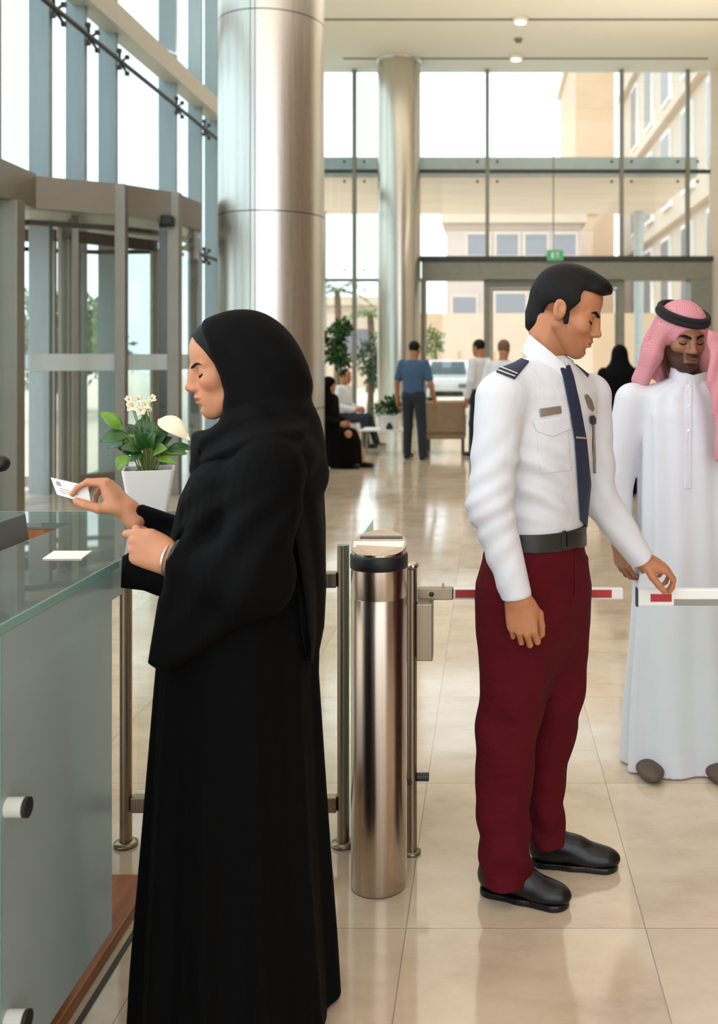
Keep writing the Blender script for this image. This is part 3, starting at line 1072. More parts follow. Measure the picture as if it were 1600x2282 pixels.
gp = thing('gate_post', 'slim steel gate post with hinge box behind the bollard', 'gate post', (-0.238, 3.04, 0))
m = MB()
m.cyl((-0.238, 3.04, 0), 0.016, 0.008, 0.875, 24)
m.build('pole', MT['postm'], gp)
MB().lathe((-0.238, 3.04, 0), [(0.0, 0.0), (0.028, 0.0), (0.028, 0.008), (0.0, 0.008)], 24).build('base_plate', MT['postm'], gp)
MB().sphere((-0.236, 3.04, 0.885), (0.02, 0.02, 0.014), 16, 10).build('cap', MT['steel'], gp)
MB().box((-0.222, 3.0, 0.603), (-0.172, 3.07, 0.776)).build('hinge_box', MT['postm'], gp, bevel=0.003)
kb = MB().tube([(-0.222, 3.04, 0.235), (-0.185, 3.04, 0.235)], 0.013, 14).build('knob', MT['dark'], gp)
MB().tube([(-0.252, 3.04, 0.225), (-0.243, 3.018, 0.225)], 0.008, 10).build('bolt', MT['dark'], gp)

AY = 3.085
AZ = EYE - (1322 - CY) * AY / FPX


def axw(px):
    return (px - CX) * AY / FPX


ar = thing('barrier_arm', 'striped red and white barrier arm between bollard and white robed man', 'barrier arm', (axw(930), AY, AZ))
MB().box((axw(931), AY - .014, AZ - .0185), (axw(1010), AY + .014, AZ + .0185)).build('arm_sleeve', MT['postm'], ar, bevel=0.003)
MB().box((axw(1010), AY - .013, AZ - .017), (axw(1388), AY + .013, AZ + .017)).build('arm_bar', MT['white'], ar, bevel=0.004)
MB().sphere((axw(962), AY - .014, AZ), (0.008, 0.004, 0.008), 12, 8).build('pivot_bolt', MT['dark'], ar)
MB().box((axw(985), AY - .01, AZ + .0185), (axw(990), AY + .01, AZ + .03)).build('stop_pin', MT['postm'], ar)
for a, b in ((1015, 1064), (1115, 1165), (1215, 1265), (1312, 1362)):
    MB().box((axw(a), AY - .0138, AZ - .011), (axw(b), AY + .0138, AZ + .0135)).build('red_stripe', MT['red'], ar)

AZ2 = EYE - (1330 - CY) * AY / FPX
a2 = thing('barrier_arm', 'grey white barrier rail over glass gate panel under the guard hand', 'barrier arm', (axw(1418), AY, AZ2))
MB().box((axw(1420), AY - .014, AZ2 - .026), (axw(1800), AY + .014, AZ2 + .026)).build('arm_bar', MT['white'], a2, bevel=0.004)
MB().box((axw(1417), AY - .015, AZ2 - .028), (axw(1420.5), AY + .015, AZ2 + .028)).build('end_cap', MT['black'], a2)
MB().box((axw(1448), AY - .0148, AZ2 - .012), (axw(1495), AY + .0148, AZ2 + .012)).build('red_stripe', MT['red'], a2)
MB().box((axw(1500), AY - .0146, AZ2 - .024), (axw(1790), AY + .0146, AZ2 - .004)).build('shade_strip', MT['bronze'], a2)
MB().box((axw(1416), AY - .006, 0.28), (axw(1790), AY + .006, AZ2 - .027)).build('glass_panel', MT['gateglass'], a2)
MB().cyl((axw(1812), AY, 0), 0.03, 0, 0.95, 24).build('support_post', MT['steel'], a2)

# glass railing behind the woman
rl = thing('glass_railing', 'low glass railing with steel posts and rails behind the woman', 'railing', (-0.8, 3.09, 0))
for x_ in (-1.137, -0.457):
    po = MB().cyl((x_, 3.09, 0), 0.019, 0.012, 0.94, 24).build('post', MT['postm'], rl)
    MB().lathe((x_, 3.09, 0), [(0.0, 0.0), (0.037, 0.0), (0.037, 0.010), (0.02, 0.014)], 24).build('base_plate', MT['postm'], po)
for z in (0.832, 0.131):
    MB().box((-1.118, 3.072, z - .024), (-0.476, 3.108, z + .024)).build('rail', MT['postm'], rl, bevel=0.004)
MB().box((-1.10, 3.085, 0.17), (-0.48, 3.095, 0.79)).build('glass_panel', MT['gateglass'], rl)
gf = thing('glass_fin', 'upright clear glass fin just left of the steel bollard', 'glass panel', (-0.414, 3.06, 0))
MB().box((-0.411, 3.03, 0.03), (-0.401, 3.42, 0.965)).build('fin_pane', MT['edgeglass'], gf)
MB().box((-0.417, 3.06, 0.0), (-0.395, 3.40, 0.04)).build('floor_shoe', MT['postm'], gf)

# ------------------------------------------------------------------ lounge furniture near the end wall
def armchair(lab, x, y, yaw, w=0.72, arms=True):
    t = thing('armchair' if arms else 'lounge_chair', lab, 'armchair' if arms else 'chair', (x, y, 0), 'tan lounge chairs')
    c, s_ = math.cos(yaw), math.sin(yaw)
    R = np.array(((c, -s_, 0), (s_, c, 0), (0, 0, 1.0)))
    o = (x, y, 0)
    h = w / 2
    fy_, ct = (-.34, .46) if arms else (-.15, .39)
    MB().box((-h, fy_, .24), (h, .34, .34), R, o).build('seat_base', MT['sofa'], t, bevel=0.02)
    MB().box((-h + .1, fy_, .34), (h - .1, .26, ct), R, o).build('seat_cushion', MT['sofa'], t, bevel=0.03)
    MB().box((-h, .24, .34), (h, .38, .84), R, o).build('backrest', MT['sofa'], t, bevel=0.03)
    for sx in (-1, 1):
        a, b = sorted((sx * h, sx * (h - .11)))
        if arms:
            MB().box((a, -.34, .34), (b, .24, .60), R, o).build('armrest', MT['sofa'], t, bevel=0.025)
        for sy in (fy_ + .04, .30):
            MB().box((sx * (h - .05) - .018, sy - .018, 0), (sx * (h - .05) + .018, sy + .018, .24), R, o).build('leg', MT['dark'], t)


armchair('tan armchair with its back turned beside the man in blue', (991 - CX) * 15.6 / FPX, 15.9, math.pi, 0.66)
armchair('armless tan chair under the seated man in white', (762 - CX) * 16.9 / FPX - .16, 16.96, math.pi / 2 - .3, 0.6, False)
armchair('armless tan chair half hidden by the steel column under the seated woman', -2.43, 13.87, math.pi / 2 - .38, 0.6, False)
TY = 15.7
tx0, tx1 = (808 - CX) * TY / FPX, (905 - CX) * TY / FPX
tb = thing('coffee_table', 'low glass topped coffee table carrying a white planter', 'table', ((tx0 + tx1) / 2, TY, 0))
MB().box((tx0, TY - .3, .375), (tx1, TY + .3, .40)).build('table_top', MT['white'], tb, bevel=0.004)
for sx in (tx0 + .03, tx1 - .03):
    for sy in (-.27, .27):
        MB().box((sx - .015, TY + sy - .015, 0), (sx + .015, TY + sy + .015, .375)).build('leg', MT['steel'], tb)
MB().box((tx0 + .02, TY - .28, .10), (tx1 - .02, TY + .28, .12)).build('lower_shelf', MT['gateglass'], tb)
qx = (868 - CX) * TY / FPX
pt = thing('table_planter', 'leafy plant in a white box planter on the coffee table', 'potted plant', (qx, TY, .40))
MB().box((qx - .14, TY - .12, .402), (qx + .14, TY + .12, .62)).build('planter_box', MT['ceramic'], pt, bevel=0.01)
leaf_mesh('foliage', 'leaf', [((qx - .05, TY, .72), (.2, .15, .12)), ((qx + .05, TY, .78), (.12, .12, .14))], 260, 0.10, pt)
kx = (866 - CX) * 15.35 / FPX
ob = MB()
ob.box((kx - .05, 15.46, .402), (kx + .05, 15.52, .46))
ob.prism([(kx - .035, 15.47), (kx + .035, 15.47), (kx + .02, 15.51), (kx - .02, 15.51)], .46, .50)
tag(ob.build('desk_phone', MT['black'], None, (kx, 15.49, .402), bevel=0.006), 'small black device on the coffee table beside the planter', 'phone')

fy = 20.0
fx = (752 - CX) * fy / FPX
fc = thing('potted_ficus', 'tall green ficus tree in a pot standing behind the seated people', 'potted tree', (fx, fy, 0))
MB().lathe((fx, fy, 0), [(0, 0.003), (.17, .003), (.24, .45), (.22, .45), (.21, .40), (0, .40)], 32).build('pot', MT['ceramic'], fc)
MB().tube([(fx, fy, .3), (fx + .03, fy, .9), (fx - .02, fy, 1.5)], [.03, .025, .02], 8).build('trunk', MT['bark'], fc)
leaf_mesh('foliage', 'leaf', [((fx - .05, fy, 1.95), (.22, .22, .25)), ((fx + .1, fy, 2.1), (.2, .2, .2)), ((fx, fy, 1.6), (.2, .2, .22)), ((fx + .08, fy, 1.45), (.18, .18, .15)), ((fx - .2, fy, 1.7), (.2, .2, .3))], 700, 0.14, fc)

# ------------------------------------------------------------------ smooth solid modelling for people and clothes
def smin(a, b, k):
    if k <= 0:
        return np.minimum(a, b)
    h = np.maximum(k - np.abs(a - b), 0) / k
    return np.minimum(a, b) - h * h * k * 0.25


def poly_sd(px, py, poly):
    """signed distance (negative inside) to a polygon"""
    P = np.array(poly, float)
    d = np.full(px.shape, 1e18)
    s = np.ones(px.shape)
    n = len(P)
    j = n - 1
    for i in range(n):
        ex, ey = P[j] - P[i]
        wx, wy = px - P[i, 0], py - P[i, 1]
        t = np.clip((wx * ex + wy * ey) / (ex * ex + ey * ey + 1e-12), 0, 1)
        bx, by = wx - ex * t, wy - ey * t
        d = np.minimum(d, bx * bx + by * by)
        c1 = py >= P[i, 1]
        c2 = py < P[j, 1]
        c3 = ex * wy > ey * wx
        flip = (c1 & c2 & c3) | (~c1 & ~c2 & ~c3)
        s = np.where(flip, -s, s)
        j = i
    return s * np.sqrt(d)


class Solid:
    def __init__(s):
        s.ops = []

    def op(s, fn, lo, hi, k=0.01, mode='u'):
        s.ops.append((fn, np.array(lo, float), np.array(hi, float), k, mode))
        return s

    def ell(s, c, r, R=None, k=0.01, mode='u'):
        c = np.array(c, float)
        r = np.array(r, float) * np.ones(3)
        Rm = np.eye(3) if R is None else np.array(R)

        def fn(X, Y, Z):
            dx, dy, dz = X - c[0], Y - c[1], Z - c[2]
            q = [(Rm[0, i] * dx + Rm[1, i] * dy + Rm[2, i] * dz) / r[i] for i in range(3)]
            k0 = np.sqrt(q[0] ** 2 + q[1] ** 2 + q[2] ** 2) + 1e-9
            k1 = np.sqrt((q[0] / r[0]) ** 2 + (q[1] / r[1]) ** 2 + (q[2] / r[2]) ** 2) + 1e-9
            return k0 * (k0 - 1) / k1
        m = np.sqrt((Rm ** 2) @ (r ** 2))
        return s.op(fn, c - m, c + m, k, mode)

    def cap(s, a, b, ra, rb=None, k=0.01, mode='u'):
        a, b = np.array(a, float), np.array(b, float)
        rb = ra if rb is None else rb
        ab = b - a
        L2 = ab @ ab + 1e-12

        def fn(X, Y, Z):
            t = np.clip(((X - a[0]) * ab[0] + (Y - a[1]) * ab[1] + (Z - a[2]) * ab[2]) / L2, 0, 1)
            return np.sqrt((X - a[0] - ab[0] * t) ** 2 + (Y - a[1] - ab[1] * t) ** 2 + (Z - a[2] - ab[2] * t) ** 2) - (ra + (rb - ra) * t)
        return s.op(fn, np.minimum(a - ra, b - rb), np.maximum(a + ra, b + rb), k, mode)

    def chain(s, pts, rs, k=0.012):
        for i in range(len(pts) - 1):
            s.cap(pts[i], pts[i + 1], rs[i], rs[i + 1], k)
        return s

    def loft(s, rows, F=(1, 0), n=2.0, k=0.02, mode='u', fold=None):
        """rows: (z, cx, cy, a along F, b across); fold(theta, z) -> radial offset in metres"""
        rows = sorted(rows)
        A = np.array(rows, float)
        F = np.array(F, float)
        F = F / np.linalg.norm(F)
        z0, z1 = A[0, 0], A[-1, 0]

        def fn(X, Y, Z):
            zz = np.clip(Z, z0, z1)
            cx, cy, a, b = (np.interp(zz, A[:, 0], A[:, i]) for i in (1, 2, 3, 4))
            dx, dy = X - cx, Y - cy
            u = dx * F[0] + dy * F[1]
            v = -dx * F[1] + dy * F[0]
            q = (np.abs(u / a) ** n + np.abs(v / b) ** n) ** (1.0 / n)
            d = (q - 1) * np.minimum(a, b)
            if fold is not None:
                d = d - fold(np.arctan2(v / b, u / a), Z)
            return np.maximum(d, np.maximum(z0 - Z, Z - z1))
        m = np.maximum(A[:, 3], A[:, 4]).max() + 0.03
        lo = (A[:, 1].min() - m, A[:, 2].min() - m, z0)
        hi = (A[:, 1].max() + m, A[:, 2].max() + m, z1)
        return s.op(fn, lo, hi, k, mode)

    def sheet(s, poly, d0, d1, rnd=0.01, k=0.01, mode='u'):
        """solid whose outline seen along the view depth is POLY (in photo pixels), between depths d0 and d1"""
        P = np.array(poly, float)
        dm = (d0 + d1) / 2
        cs = np.array([W(p[0], p[1], d) for p in P for d in (d0, d1)])

        def fn(X, Y, Z):
            X, Y, Z = np.broadcast_arrays(X, Y, Z)
            px = CX + X * FPX / Y
            py = CY - (Z - EYE) * FPX / Y
            d = poly_sd(px, py, P) * Y / FPX + rnd
            e = np.abs(Y - dm) - (d1 - d0) / 2 + rnd
            return np.sqrt(np.maximum(d, 0) ** 2 + np.maximum(e, 0) ** 2) + np.minimum(np.maximum(d, e), 0) - rnd
        return s.op(fn, cs.min(0) - .01, cs.max(0) + .01, k, mode)

    def cut(s, pt, n, rad=.09, k=.004):
        pt, n = np.array(pt, float), unit(n)

        def fn(X, Y, Z):
            dx, dy, dz = X - pt[0], Y - pt[1], Z - pt[2]
            return np.maximum(-(dx * n[0] + dy * n[1] + dz * n[2]), np.sqrt(dx * dx + dy * dy + dz * dz) - rad)
        return s.op(fn, pt - rad, pt + rad, k, 's')

    def bounds(s):
        u = [(o[1], o[2]) for o in s.ops if o[4] == 'u']
        return np.min([a for a, b in u], 0), np.max([b for a, b in u], 0)

    def grid(s, xs, ys, zs):
        D = np.full((len(xs), len(ys), len(zs)), 1.0, np.float32)
        for fn, lo, hi, k, mode in s.ops:
            if mode == 'i':
                D = np.maximum(D, fn(xs[:, None, None], ys[None, :, None], zs[None, None, :]).astype(np.float32))
                continue
            pad = k + 0.02
            sl = []
            for ax, a, b in zip((xs, ys, zs), lo - pad, hi + pad):
                sl.append(slice(int(np.searchsorted(ax, a)), int(np.searchsorted(ax, b))))
            if any(q.stop <= q.start for q in sl):
                continue
            d = fn(xs[sl[0]][:, None, None], ys[sl[1]][None, :, None], zs[sl[2]][None, None, :]).astype(np.float32)
            sub = D[sl[0], sl[1], sl[2]]
            if mode == 'u':
                D[sl[0], sl[1], sl[2]] = smin(sub, d, k)
            elif mode == 's':
                D[sl[0], sl[1], sl[2]] = -smin(-sub, d, k)
            elif mode == 'd':
                D[sl[0], sl[1], sl[2]] = sub + d
        return D

    def at(s, pts):
        out = np.full(len(pts), 1.0)
        X, Y, Z = pts.T
        for fn, lo, hi, k, mode in s.ops:
            d = fn(X, Y, Z)
            out = smin(out, d, k) if mode == 'u' else (-smin(-out, d, k) if mode == 's' else (np.maximum(out, d) if mode == 'i' else out + d))
        return out


def nets(D, xs, ys, zs):
    """surface of D = 0 as (verts, quads)"""
    S = D < 0
    c = np.zeros(tuple(n - 1 for n in D.shape), np.int8)
    for i in (0, 1):
        for j in (0, 1):
            for k in (0, 1):
                c += S[i:i + c.shape[0], j:j + c.shape[1], k:k + c.shape[2]]
    act = (c > 0) & (c < 8)
    I, J, K = np.nonzero(act)
    idx = np.full(act.shape, -1, np.int32)
    idx[I, J, K] = np.arange(len(I))
    acc = np.zeros((len(I), 3))
    cnt = np.zeros(len(I))
    corners = [(i, j, k) for i in (0, 1) for j in (0, 1) for k in (0, 1)]
    val = {q: D[I + q[0], J + q[1], K + q[2]].astype(float) for q in corners}
    for a in corners:
        for ax in range(3):
            if a[ax]:
                continue
            b = list(a)
            b[ax] = 1
            b = tuple(b)
            va, vb = val[a], val[b]
            m = (va < 0) != (vb < 0)
            t = np.where(m, va / np.where(m, va - vb, 1), 0)
            for q in range(3):
                acc[:, q] += np.where(m, a[q] + (t if q == ax else 0), 0)
            cnt += m
    p = acc / cnt[:, None]
    h = np.array((xs[1] - xs[0], ys[1] - ys[0], zs[1] - zs[0]))
    V = np.stack([xs[I], ys[J], zs[K]], 1) + p * h
    F = []
    for ax in range(3):
        sa = [slice(1, -1)] * 3
        sa[ax] = slice(0, -1)
        sb = [slice(1, -1)] * 3
        sb[ax] = slice(1, None)
        A, B = S[tuple(sa)], S[tuple(sb)]
        o1, o2 = (ax + 1) % 3, (ax + 2) % 3
        for flip in (False, True):
            e = np.nonzero((A & ~B) if not flip else (~A & B))
            e = np.stack(e, 1)
            if len(e) == 0:
                continue
            e = e + 1
            e[:, ax] -= 1
            quad = []
            for u, v in ((0, 0), (1, 0), (1, 1), (0, 1)):
                q = e.copy()
                q[:, o1] -= 1 - u
                q[:, o2] -= 1 - v
                quad.append(idx[q[:, 0], q[:, 1], q[:, 2]])
            quad = np.stack(quad, 1)
            if flip:
                quad = quad[:, ::-1]
            F.append(quad)
    F = np.concatenate(F) if F else np.zeros((0, 4), int)
    F = F[(F >= 0).all(1)]
    return V, F


def largest(V, F):
    """keeps the pieces with at least 4 percent of the largest piece's vertices"""
    lab = np.arange(len(V))
    while True:
        m = lab[F].min(1)
        new = lab.copy()
        for i in range(4):
            np.minimum.at(new, F[:, i], m)
        new = new[new]
        if (new == lab).all():
            break
        lab = new
    u, inv, n = np.unique(lab, return_inverse=True, return_counts=True)
    keep = n[inv] >= 0.04 * n.max()
    rem = np.cumsum(keep) - 1
    F = F[keep[F].all(1)]
    return V[keep], rem[F]


def mesh_np(name, V, F, mat_, parent=None, loc=None, tint=None):
    me = bpy.data.meshes.new(name)
    me.vertices.add(len(V))
    me.vertices.foreach_set('co', V.astype(np.float32).ravel())
    me.loops.add(F.size)
    me.loops.foreach_set('vertex_index', F.astype(np.int32).ravel())
    me.polygons.add(len(F))
    me.polygons.foreach_set('loop_start', np.arange(0, F.size, 4, dtype=np.int32))
    me.polygons.foreach_set('loop_total', np.full(len(F), 4, np.int32))
    me.update(calc_edges=True)
    if tint is not None:
        a = me.color_attributes.new('tint', 'FLOAT_COLOR', 'POINT')
        col = np.ones((len(V), 4), np.float32)
        col[:, :3] = tint
        a.data.foreach_set('color', col.ravel())
    me.validate()
    return link_mesh(name, me, mat_, parent, loc, smooth=True)


def solid_mesh(name, S, h, mat_, parent=None, loc=None, tint=None, box=None, keep=True):
    lo, hi = S.bounds() if box is None else box
    lo, hi = np.array(lo) - 3 * h, np.array(hi) + 3 * h
    xs, ys, zs = (np.arange(a, b, h) for a, b in zip(lo, hi))
    D = S.grid(xs, ys, zs)
    V, F = nets(D, xs, ys, zs)
    if keep and len(F):
        V, F = largest(V, F)
    t = tint(V) if tint else None
    return mesh_np(name, V, F, mat_, parent, loc, t)


def patch(name, S, poly, d0, d1, thick, h, mat_, parent, rnd=0.002, sink=0.004):
    """a layer of cloth or metal lying on S: outline POLY in photo pixels, THICK above the surface"""
    cs = np.array([W(p[0], p[1], d) for p in poly for d in (d0, d1)])
    lo, hi = cs.min(0) - 3 * h, cs.max(0) + 3 * h
    xs, ys, zs = (np.arange(a, b, h) for a, b in zip(lo, hi))
    D = S.grid(xs, ys, zs)
    D = np.maximum(D - thick, -(D + sink))
    T = Solid()
    T.sheet(poly, d0, d1, rnd)
    fn = T.ops[0][0]
    E = fn(xs[:, None, None], ys[None, :, None], zs[None, None, :]).astype(np.float32)
    D = -smin(-D, -E, 0.002)
    V, F = nets(D, xs, ys, zs)
    if len(F) == 0:
        print('EMPTY PATCH', name)
        return None
    return mesh_np(name, V, F, mat_, parent)


class Frame:
    """local axes: x forward, y to the left, z up"""

    def __init__(s, o, fwd, up=(0, 0, 1), sc=1.0):
        x = unit(fwd)
        y = unit(np.cross(np.array(up, float), x))
        z = np.cross(x, y)
        s.R = np.stack([x, y, z], 1)
        s.o = np.array(o, float)
        s.sc = sc

    def p(s, v):
        return s.o + s.sc * (s.R @ np.array(v, float))

    def inv(s, V):
        return ((V - s.o) @ s.R) / s.sc


def pitched(fwd_xy, deg):
    """forward and up vectors for a head looking DEG below the horizon"""
    f = unit((fwd_xy[0], fwd_xy[1], 0))
    a = math.radians(deg)
    return f * math.cos(a) - np.array((0, 0, math.sin(a))), f * math.sin(a) + np.array((0, 0, math.cos(a)))


def add_head(S, fr, male=True, ears=True, jaw=1.0, neck_to=None, neck_r=0.056):
    q = fr.sc

    def E(c, r, k=0.012, mode='u', R=None):
        S.ell(fr.p(c), np.array(r) * q, fr.R if R is None else fr.R @ R, k * q, mode)

    def C(a, b, ra, rb=None, k=0.012, mode='u'):
        S.cap(fr.p(a), fr.p(b), ra * q, (ra if rb is None else rb) * q, k * q, mode)
    E((-.008, 0, .042), (.094, .076, .082))
    E((.036, 0, .045), (.058, .064, .060), .03)
    E((.040, 0, -.035), (.052, .054 * jaw, .075), .03)
    for s in (1, -1):
        C((.002, s * .056 * jaw, -.045), (.066, s * .024 * jaw, -.100), .016, .014, .03)
        E((.064, s * .040, -.020), (.026, .022, .024), .022)
    E((.077, 0, -.099), (.0215, .024, .019), .02)
    E((.045, 0, -.076), (.045, .036, .022), .025)
    E((.080, 0, -.062), (.0235, .033, .034), .02)
    for s in (1, -1):
        C((.088, s * .008, .022), (.072, s * .046, .022), .0085 if male else .006, .006, .014)
        E((.097, s * .034, .002), (.016, .018, .011), .014, 's')
        E((.0745, s * .033, .001), (.0160, .0170, .0135), .005)
    E((.094, 0, -.014), (.016, .012, .034), .012)
    C((.093, 0, .016), (.113, 0, -.026), .0062, .0085, .012)
    E((.115, 0, -.030), (.0110, .0100, .0092), .008)
    for s in (1, -1):
        E((.1035, s * .0115, -.034), (.0115, .0078, .0085), .007)
    E((.1005, 0, -.0560), (.0098, .0255, .0066), .006)
    E((.0988, 0, -.0700), (.0104, .0225, .0076), .006)
    C((.111, -.020, -.0632), (.111, .020, -.0632), .0022, .0022, .003, 's')
    E((.102, 0, -.082), (.006, .022, .005), .010, 's')
    if ears:
        for s in (1, -1):
            t = math.radians(-14)
            Rr = np.array(((math.cos(t), 0, math.sin(t)), (0, 1, 0), (-math.sin(t), 0, math.cos(t))))
            E((-.006, s * .078, .000), (.019, .009, .032), .006, 'u', Rr)
            E((-.003, s * .088, .004), (.010, .008, .019), .006, 's', Rr)
            E((.002, s * .078, -.004), (.006, .007, .010), .004, 'u', Rr)
    if neck_to is not None:
        S.cap(fr.p((-.034, 0, -.045)), neck_to, neck_r * .97 * q, neck_r * 1.06 * q, .010)


def seg_dist(P, a, b):
    a, b = np.array(a, float), np.array(b, float)
    ab = b - a
    t = np.clip(((P - a) @ ab) / (ab @ ab), 0, 1)
    return np.linalg.norm(P - a - t[:, None] * ab, axis=1)


def face_tint(V, fr, lip=(0.72, 0.50, 0.50), brow=(0.16, 0.13, 0.12), brow_w=.0055, beard=0.0, male=True, fade=0.0):
    L = fr.inv(V)
    T = np.ones((len(V), 3))

    def put(w, c):
        nonlocal T
        w = np.clip(w, 0, 1)[:, None]
        T = T * (1 - w) + np.array(c) * w
    front = L[:, 0] > .03
    # cheeks and nose a little redder
    for s in (1, -1):
        d = np.linalg.norm((L - (.075, s * .043, -.025)) / (.03, .025, .025), axis=1)
        put(.35 * np.exp(-d * d), (1.06, .86, .82))
    if beard > 0:
        z, x, y = L[:, 2], L[:, 0], np.abs(L[:, 1])
        jawl = np.clip((-.030 - z + np.clip(.06 - x, 0, 1) * 0.55) / .012, 0, 1) * np.clip((x + .018) / .012, 0, 1)
        must = np.clip((.0125 - np.abs(z + .0475)) / .004, 0, 1) * np.clip((.030 - y) / .006, 0, 1) * (x > .08)
        cheek = np.clip((y - .026) / .006, 0, 1) + np.clip((-.074 - z) / .005, 0, 1)
        w = np.maximum(jawl * np.clip(cheek, 0, 1), must) * (z > -.135)
        put(beard * w, (.13, .11, .10))
    d = np.sqrt(((L[:, 1]) / .0255) ** 2 + ((L[:, 2] + .0632) / .0105) ** 2)
    put(np.clip((1.0 - d) / .15, 0, 1) * (L[:, 0] > .085), lip)
    put(np.clip((.0018 - np.abs(L[:, 2] + .0632)) / .0012, 0, 1) * (np.abs(L[:, 1]) < .025) * (L[:, 0] > .088), (.30, .18, .18))
    for s in (1, -1):
        d = np.linalg.norm((L - (.09, s * .033, .004)) / (.03, .019, .009), axis=1)
        put(.55 * np.clip(1.25 - d, 0, 1) * front, (.55, .38, .32))  # eye socket and lid shading painted into the skin colour
    if fade:
        y = np.abs(L[:, 1])
        w = np.clip((.050 - L[:, 0]) / .02, 0, 1) * np.clip((L[:, 2] + .012 - np.clip(L[:, 0] - .01, -.1, 0) * .4) / .02, 0, 1) * np.clip((.081 - y) / .004, 0, 1)
        put(fade * w, (.30, .25, .23))
    return T


def add_hand(S, o, x, dorsal, right, sc=1.0, curl=((35, 40, 25),) * 4, thumb=((.75, .62, -.25), (.93, .30, -.25), (.96, .08, -.28)), spread=3.0, k=.0035, world=False):
    x = unit(x)
    z = unit(np.array(dorsal, float) - x * np.dot(dorsal, x))
    y = np.cross(z, x) if right else np.cross(x, z)
    R = np.stack([x, y, z], 1)
    o = np.array(o, float)

    def P(v):
        return o + sc * (R @ np.array(v, float))
    base = ((.092, .029, 0), (.096, .0095, .003), (.091, -.0105, .001), (.082, -.029, -.003))
    ln = ((.042, .025, .021), (.046, .029, .022), (.043, .027, .022), (.033, .020, .019))
    rad = (.0088, .0092, .0086, .0074)
    S.cap(P((-.03, .012, 0)), P((.010, .013, 0)), .021 * sc, .020 * sc, .02)
    S.cap(P((-.03, -.010, 0)), P((.010, -.011, 0)), .021 * sc, .019 * sc, .02)
    for b in base:
        S.cap(P((.012, b[1] * .55, 0)), P((b[0] - .006, b[1], b[2] - .002)), .0165 * sc, .0115 * sc, .014)
    S.ell(P((.045, .024, -.010)), np.array((.034, .020, .016)) * sc, R, .014)
    S.ell(P((.045, -.024, -.008)), np.array((.038, .014, .013)) * sc, R, .014)
    tips = []
    for i in range(4):
        c = curl[i]
        p = np.array(base[i])
        a = 0.0
        sp = math.radians((1.5 - i) * spread)
        r = rad[i]
        for j in range(3):
            a += math.radians(c[j])
            dv = np.array((math.cos(a) * math.cos(sp), math.cos(a) * math.sin(sp), -math.sin(a)))
            n = p + dv * ln[i][j]
            S.cap(P(p), P(n), r * sc * (1.06 if j == 0 else 1), r * .92 * sc, k)
            p, r = n, r * .93
        tips.append(P(p))
    p = np.array((.022, .026, -.010))
    r = .0145
    for j, L in enumerate((.044, .034, .026)):
        n = p + (R.T @ unit(thumb[j]) if world else unit(thumb[j])) * L
        S.cap(P(p), P(n), r * sc, r * .86 * sc, k if j else .012)
        p, r = n, r * .88
    tips.append(P(p))
    return tips


def brows_lashes(B, fr, parent, hair_m, brow_r=.0034, lash_r=.0016):
    """eyebrows and lowered lashes laid on the face surface"""
    def surf(y, z):
        xs = np.arange(.125, .03, -.0008)
        pts = np.array([fr.p((x, y, z)) for x in xs])
        d = B.at(pts)
        i = int(np.argmax(d < 0))
        return np.array((xs[i] if d[i] < 0 else .07, y, z))
    for s in (1, -1):
        ys = (.010, .018, .027, .036, .045, .052)
        zs = (.0185, .0215, .0245, .0265, .0245, .0200)
        m = MB()
        pts = [surf(s * y, z) for y, z in zip(ys, zs)]
        m.tube([fr.p(q) for q in pts], [brow_r * fr.sc * k for k in (.75, 1.05, 1.1, 1.0, .75, .35)], 8)
        m.tube([fr.p(q + (0, 0, -brow_r * .8)) for q in pts[:5]], [brow_r * fr.sc * k for k in (.6, .95, 1.0, .8, .3)], 8)
        m.build('eyebrow', hair_m, parent)
        ys = (.0195, .025, .031, .037, .043, .0495)
        zs = (-.0030, -.0058, -.0072, -.0072, -.0056, -.0020)
        m = MB()
        pts = [surf(s * y, z) for y, z in zip(ys, zs)]
        m.tube([fr.p(q + (.0004, 0, 0)) for q in pts], [lash_r * fr.sc * k for k in (.6, .9, 1.1, 1.2, 1.1, .7)], 8)
        for i in range(1, 6):
            q = pts[i]
            m.tube([fr.p(q), fr.p(q + (.004, s * .0012, -.0035))], [.0007, .0003], 5)
        m.build('eyelashes', hair_m, parent)

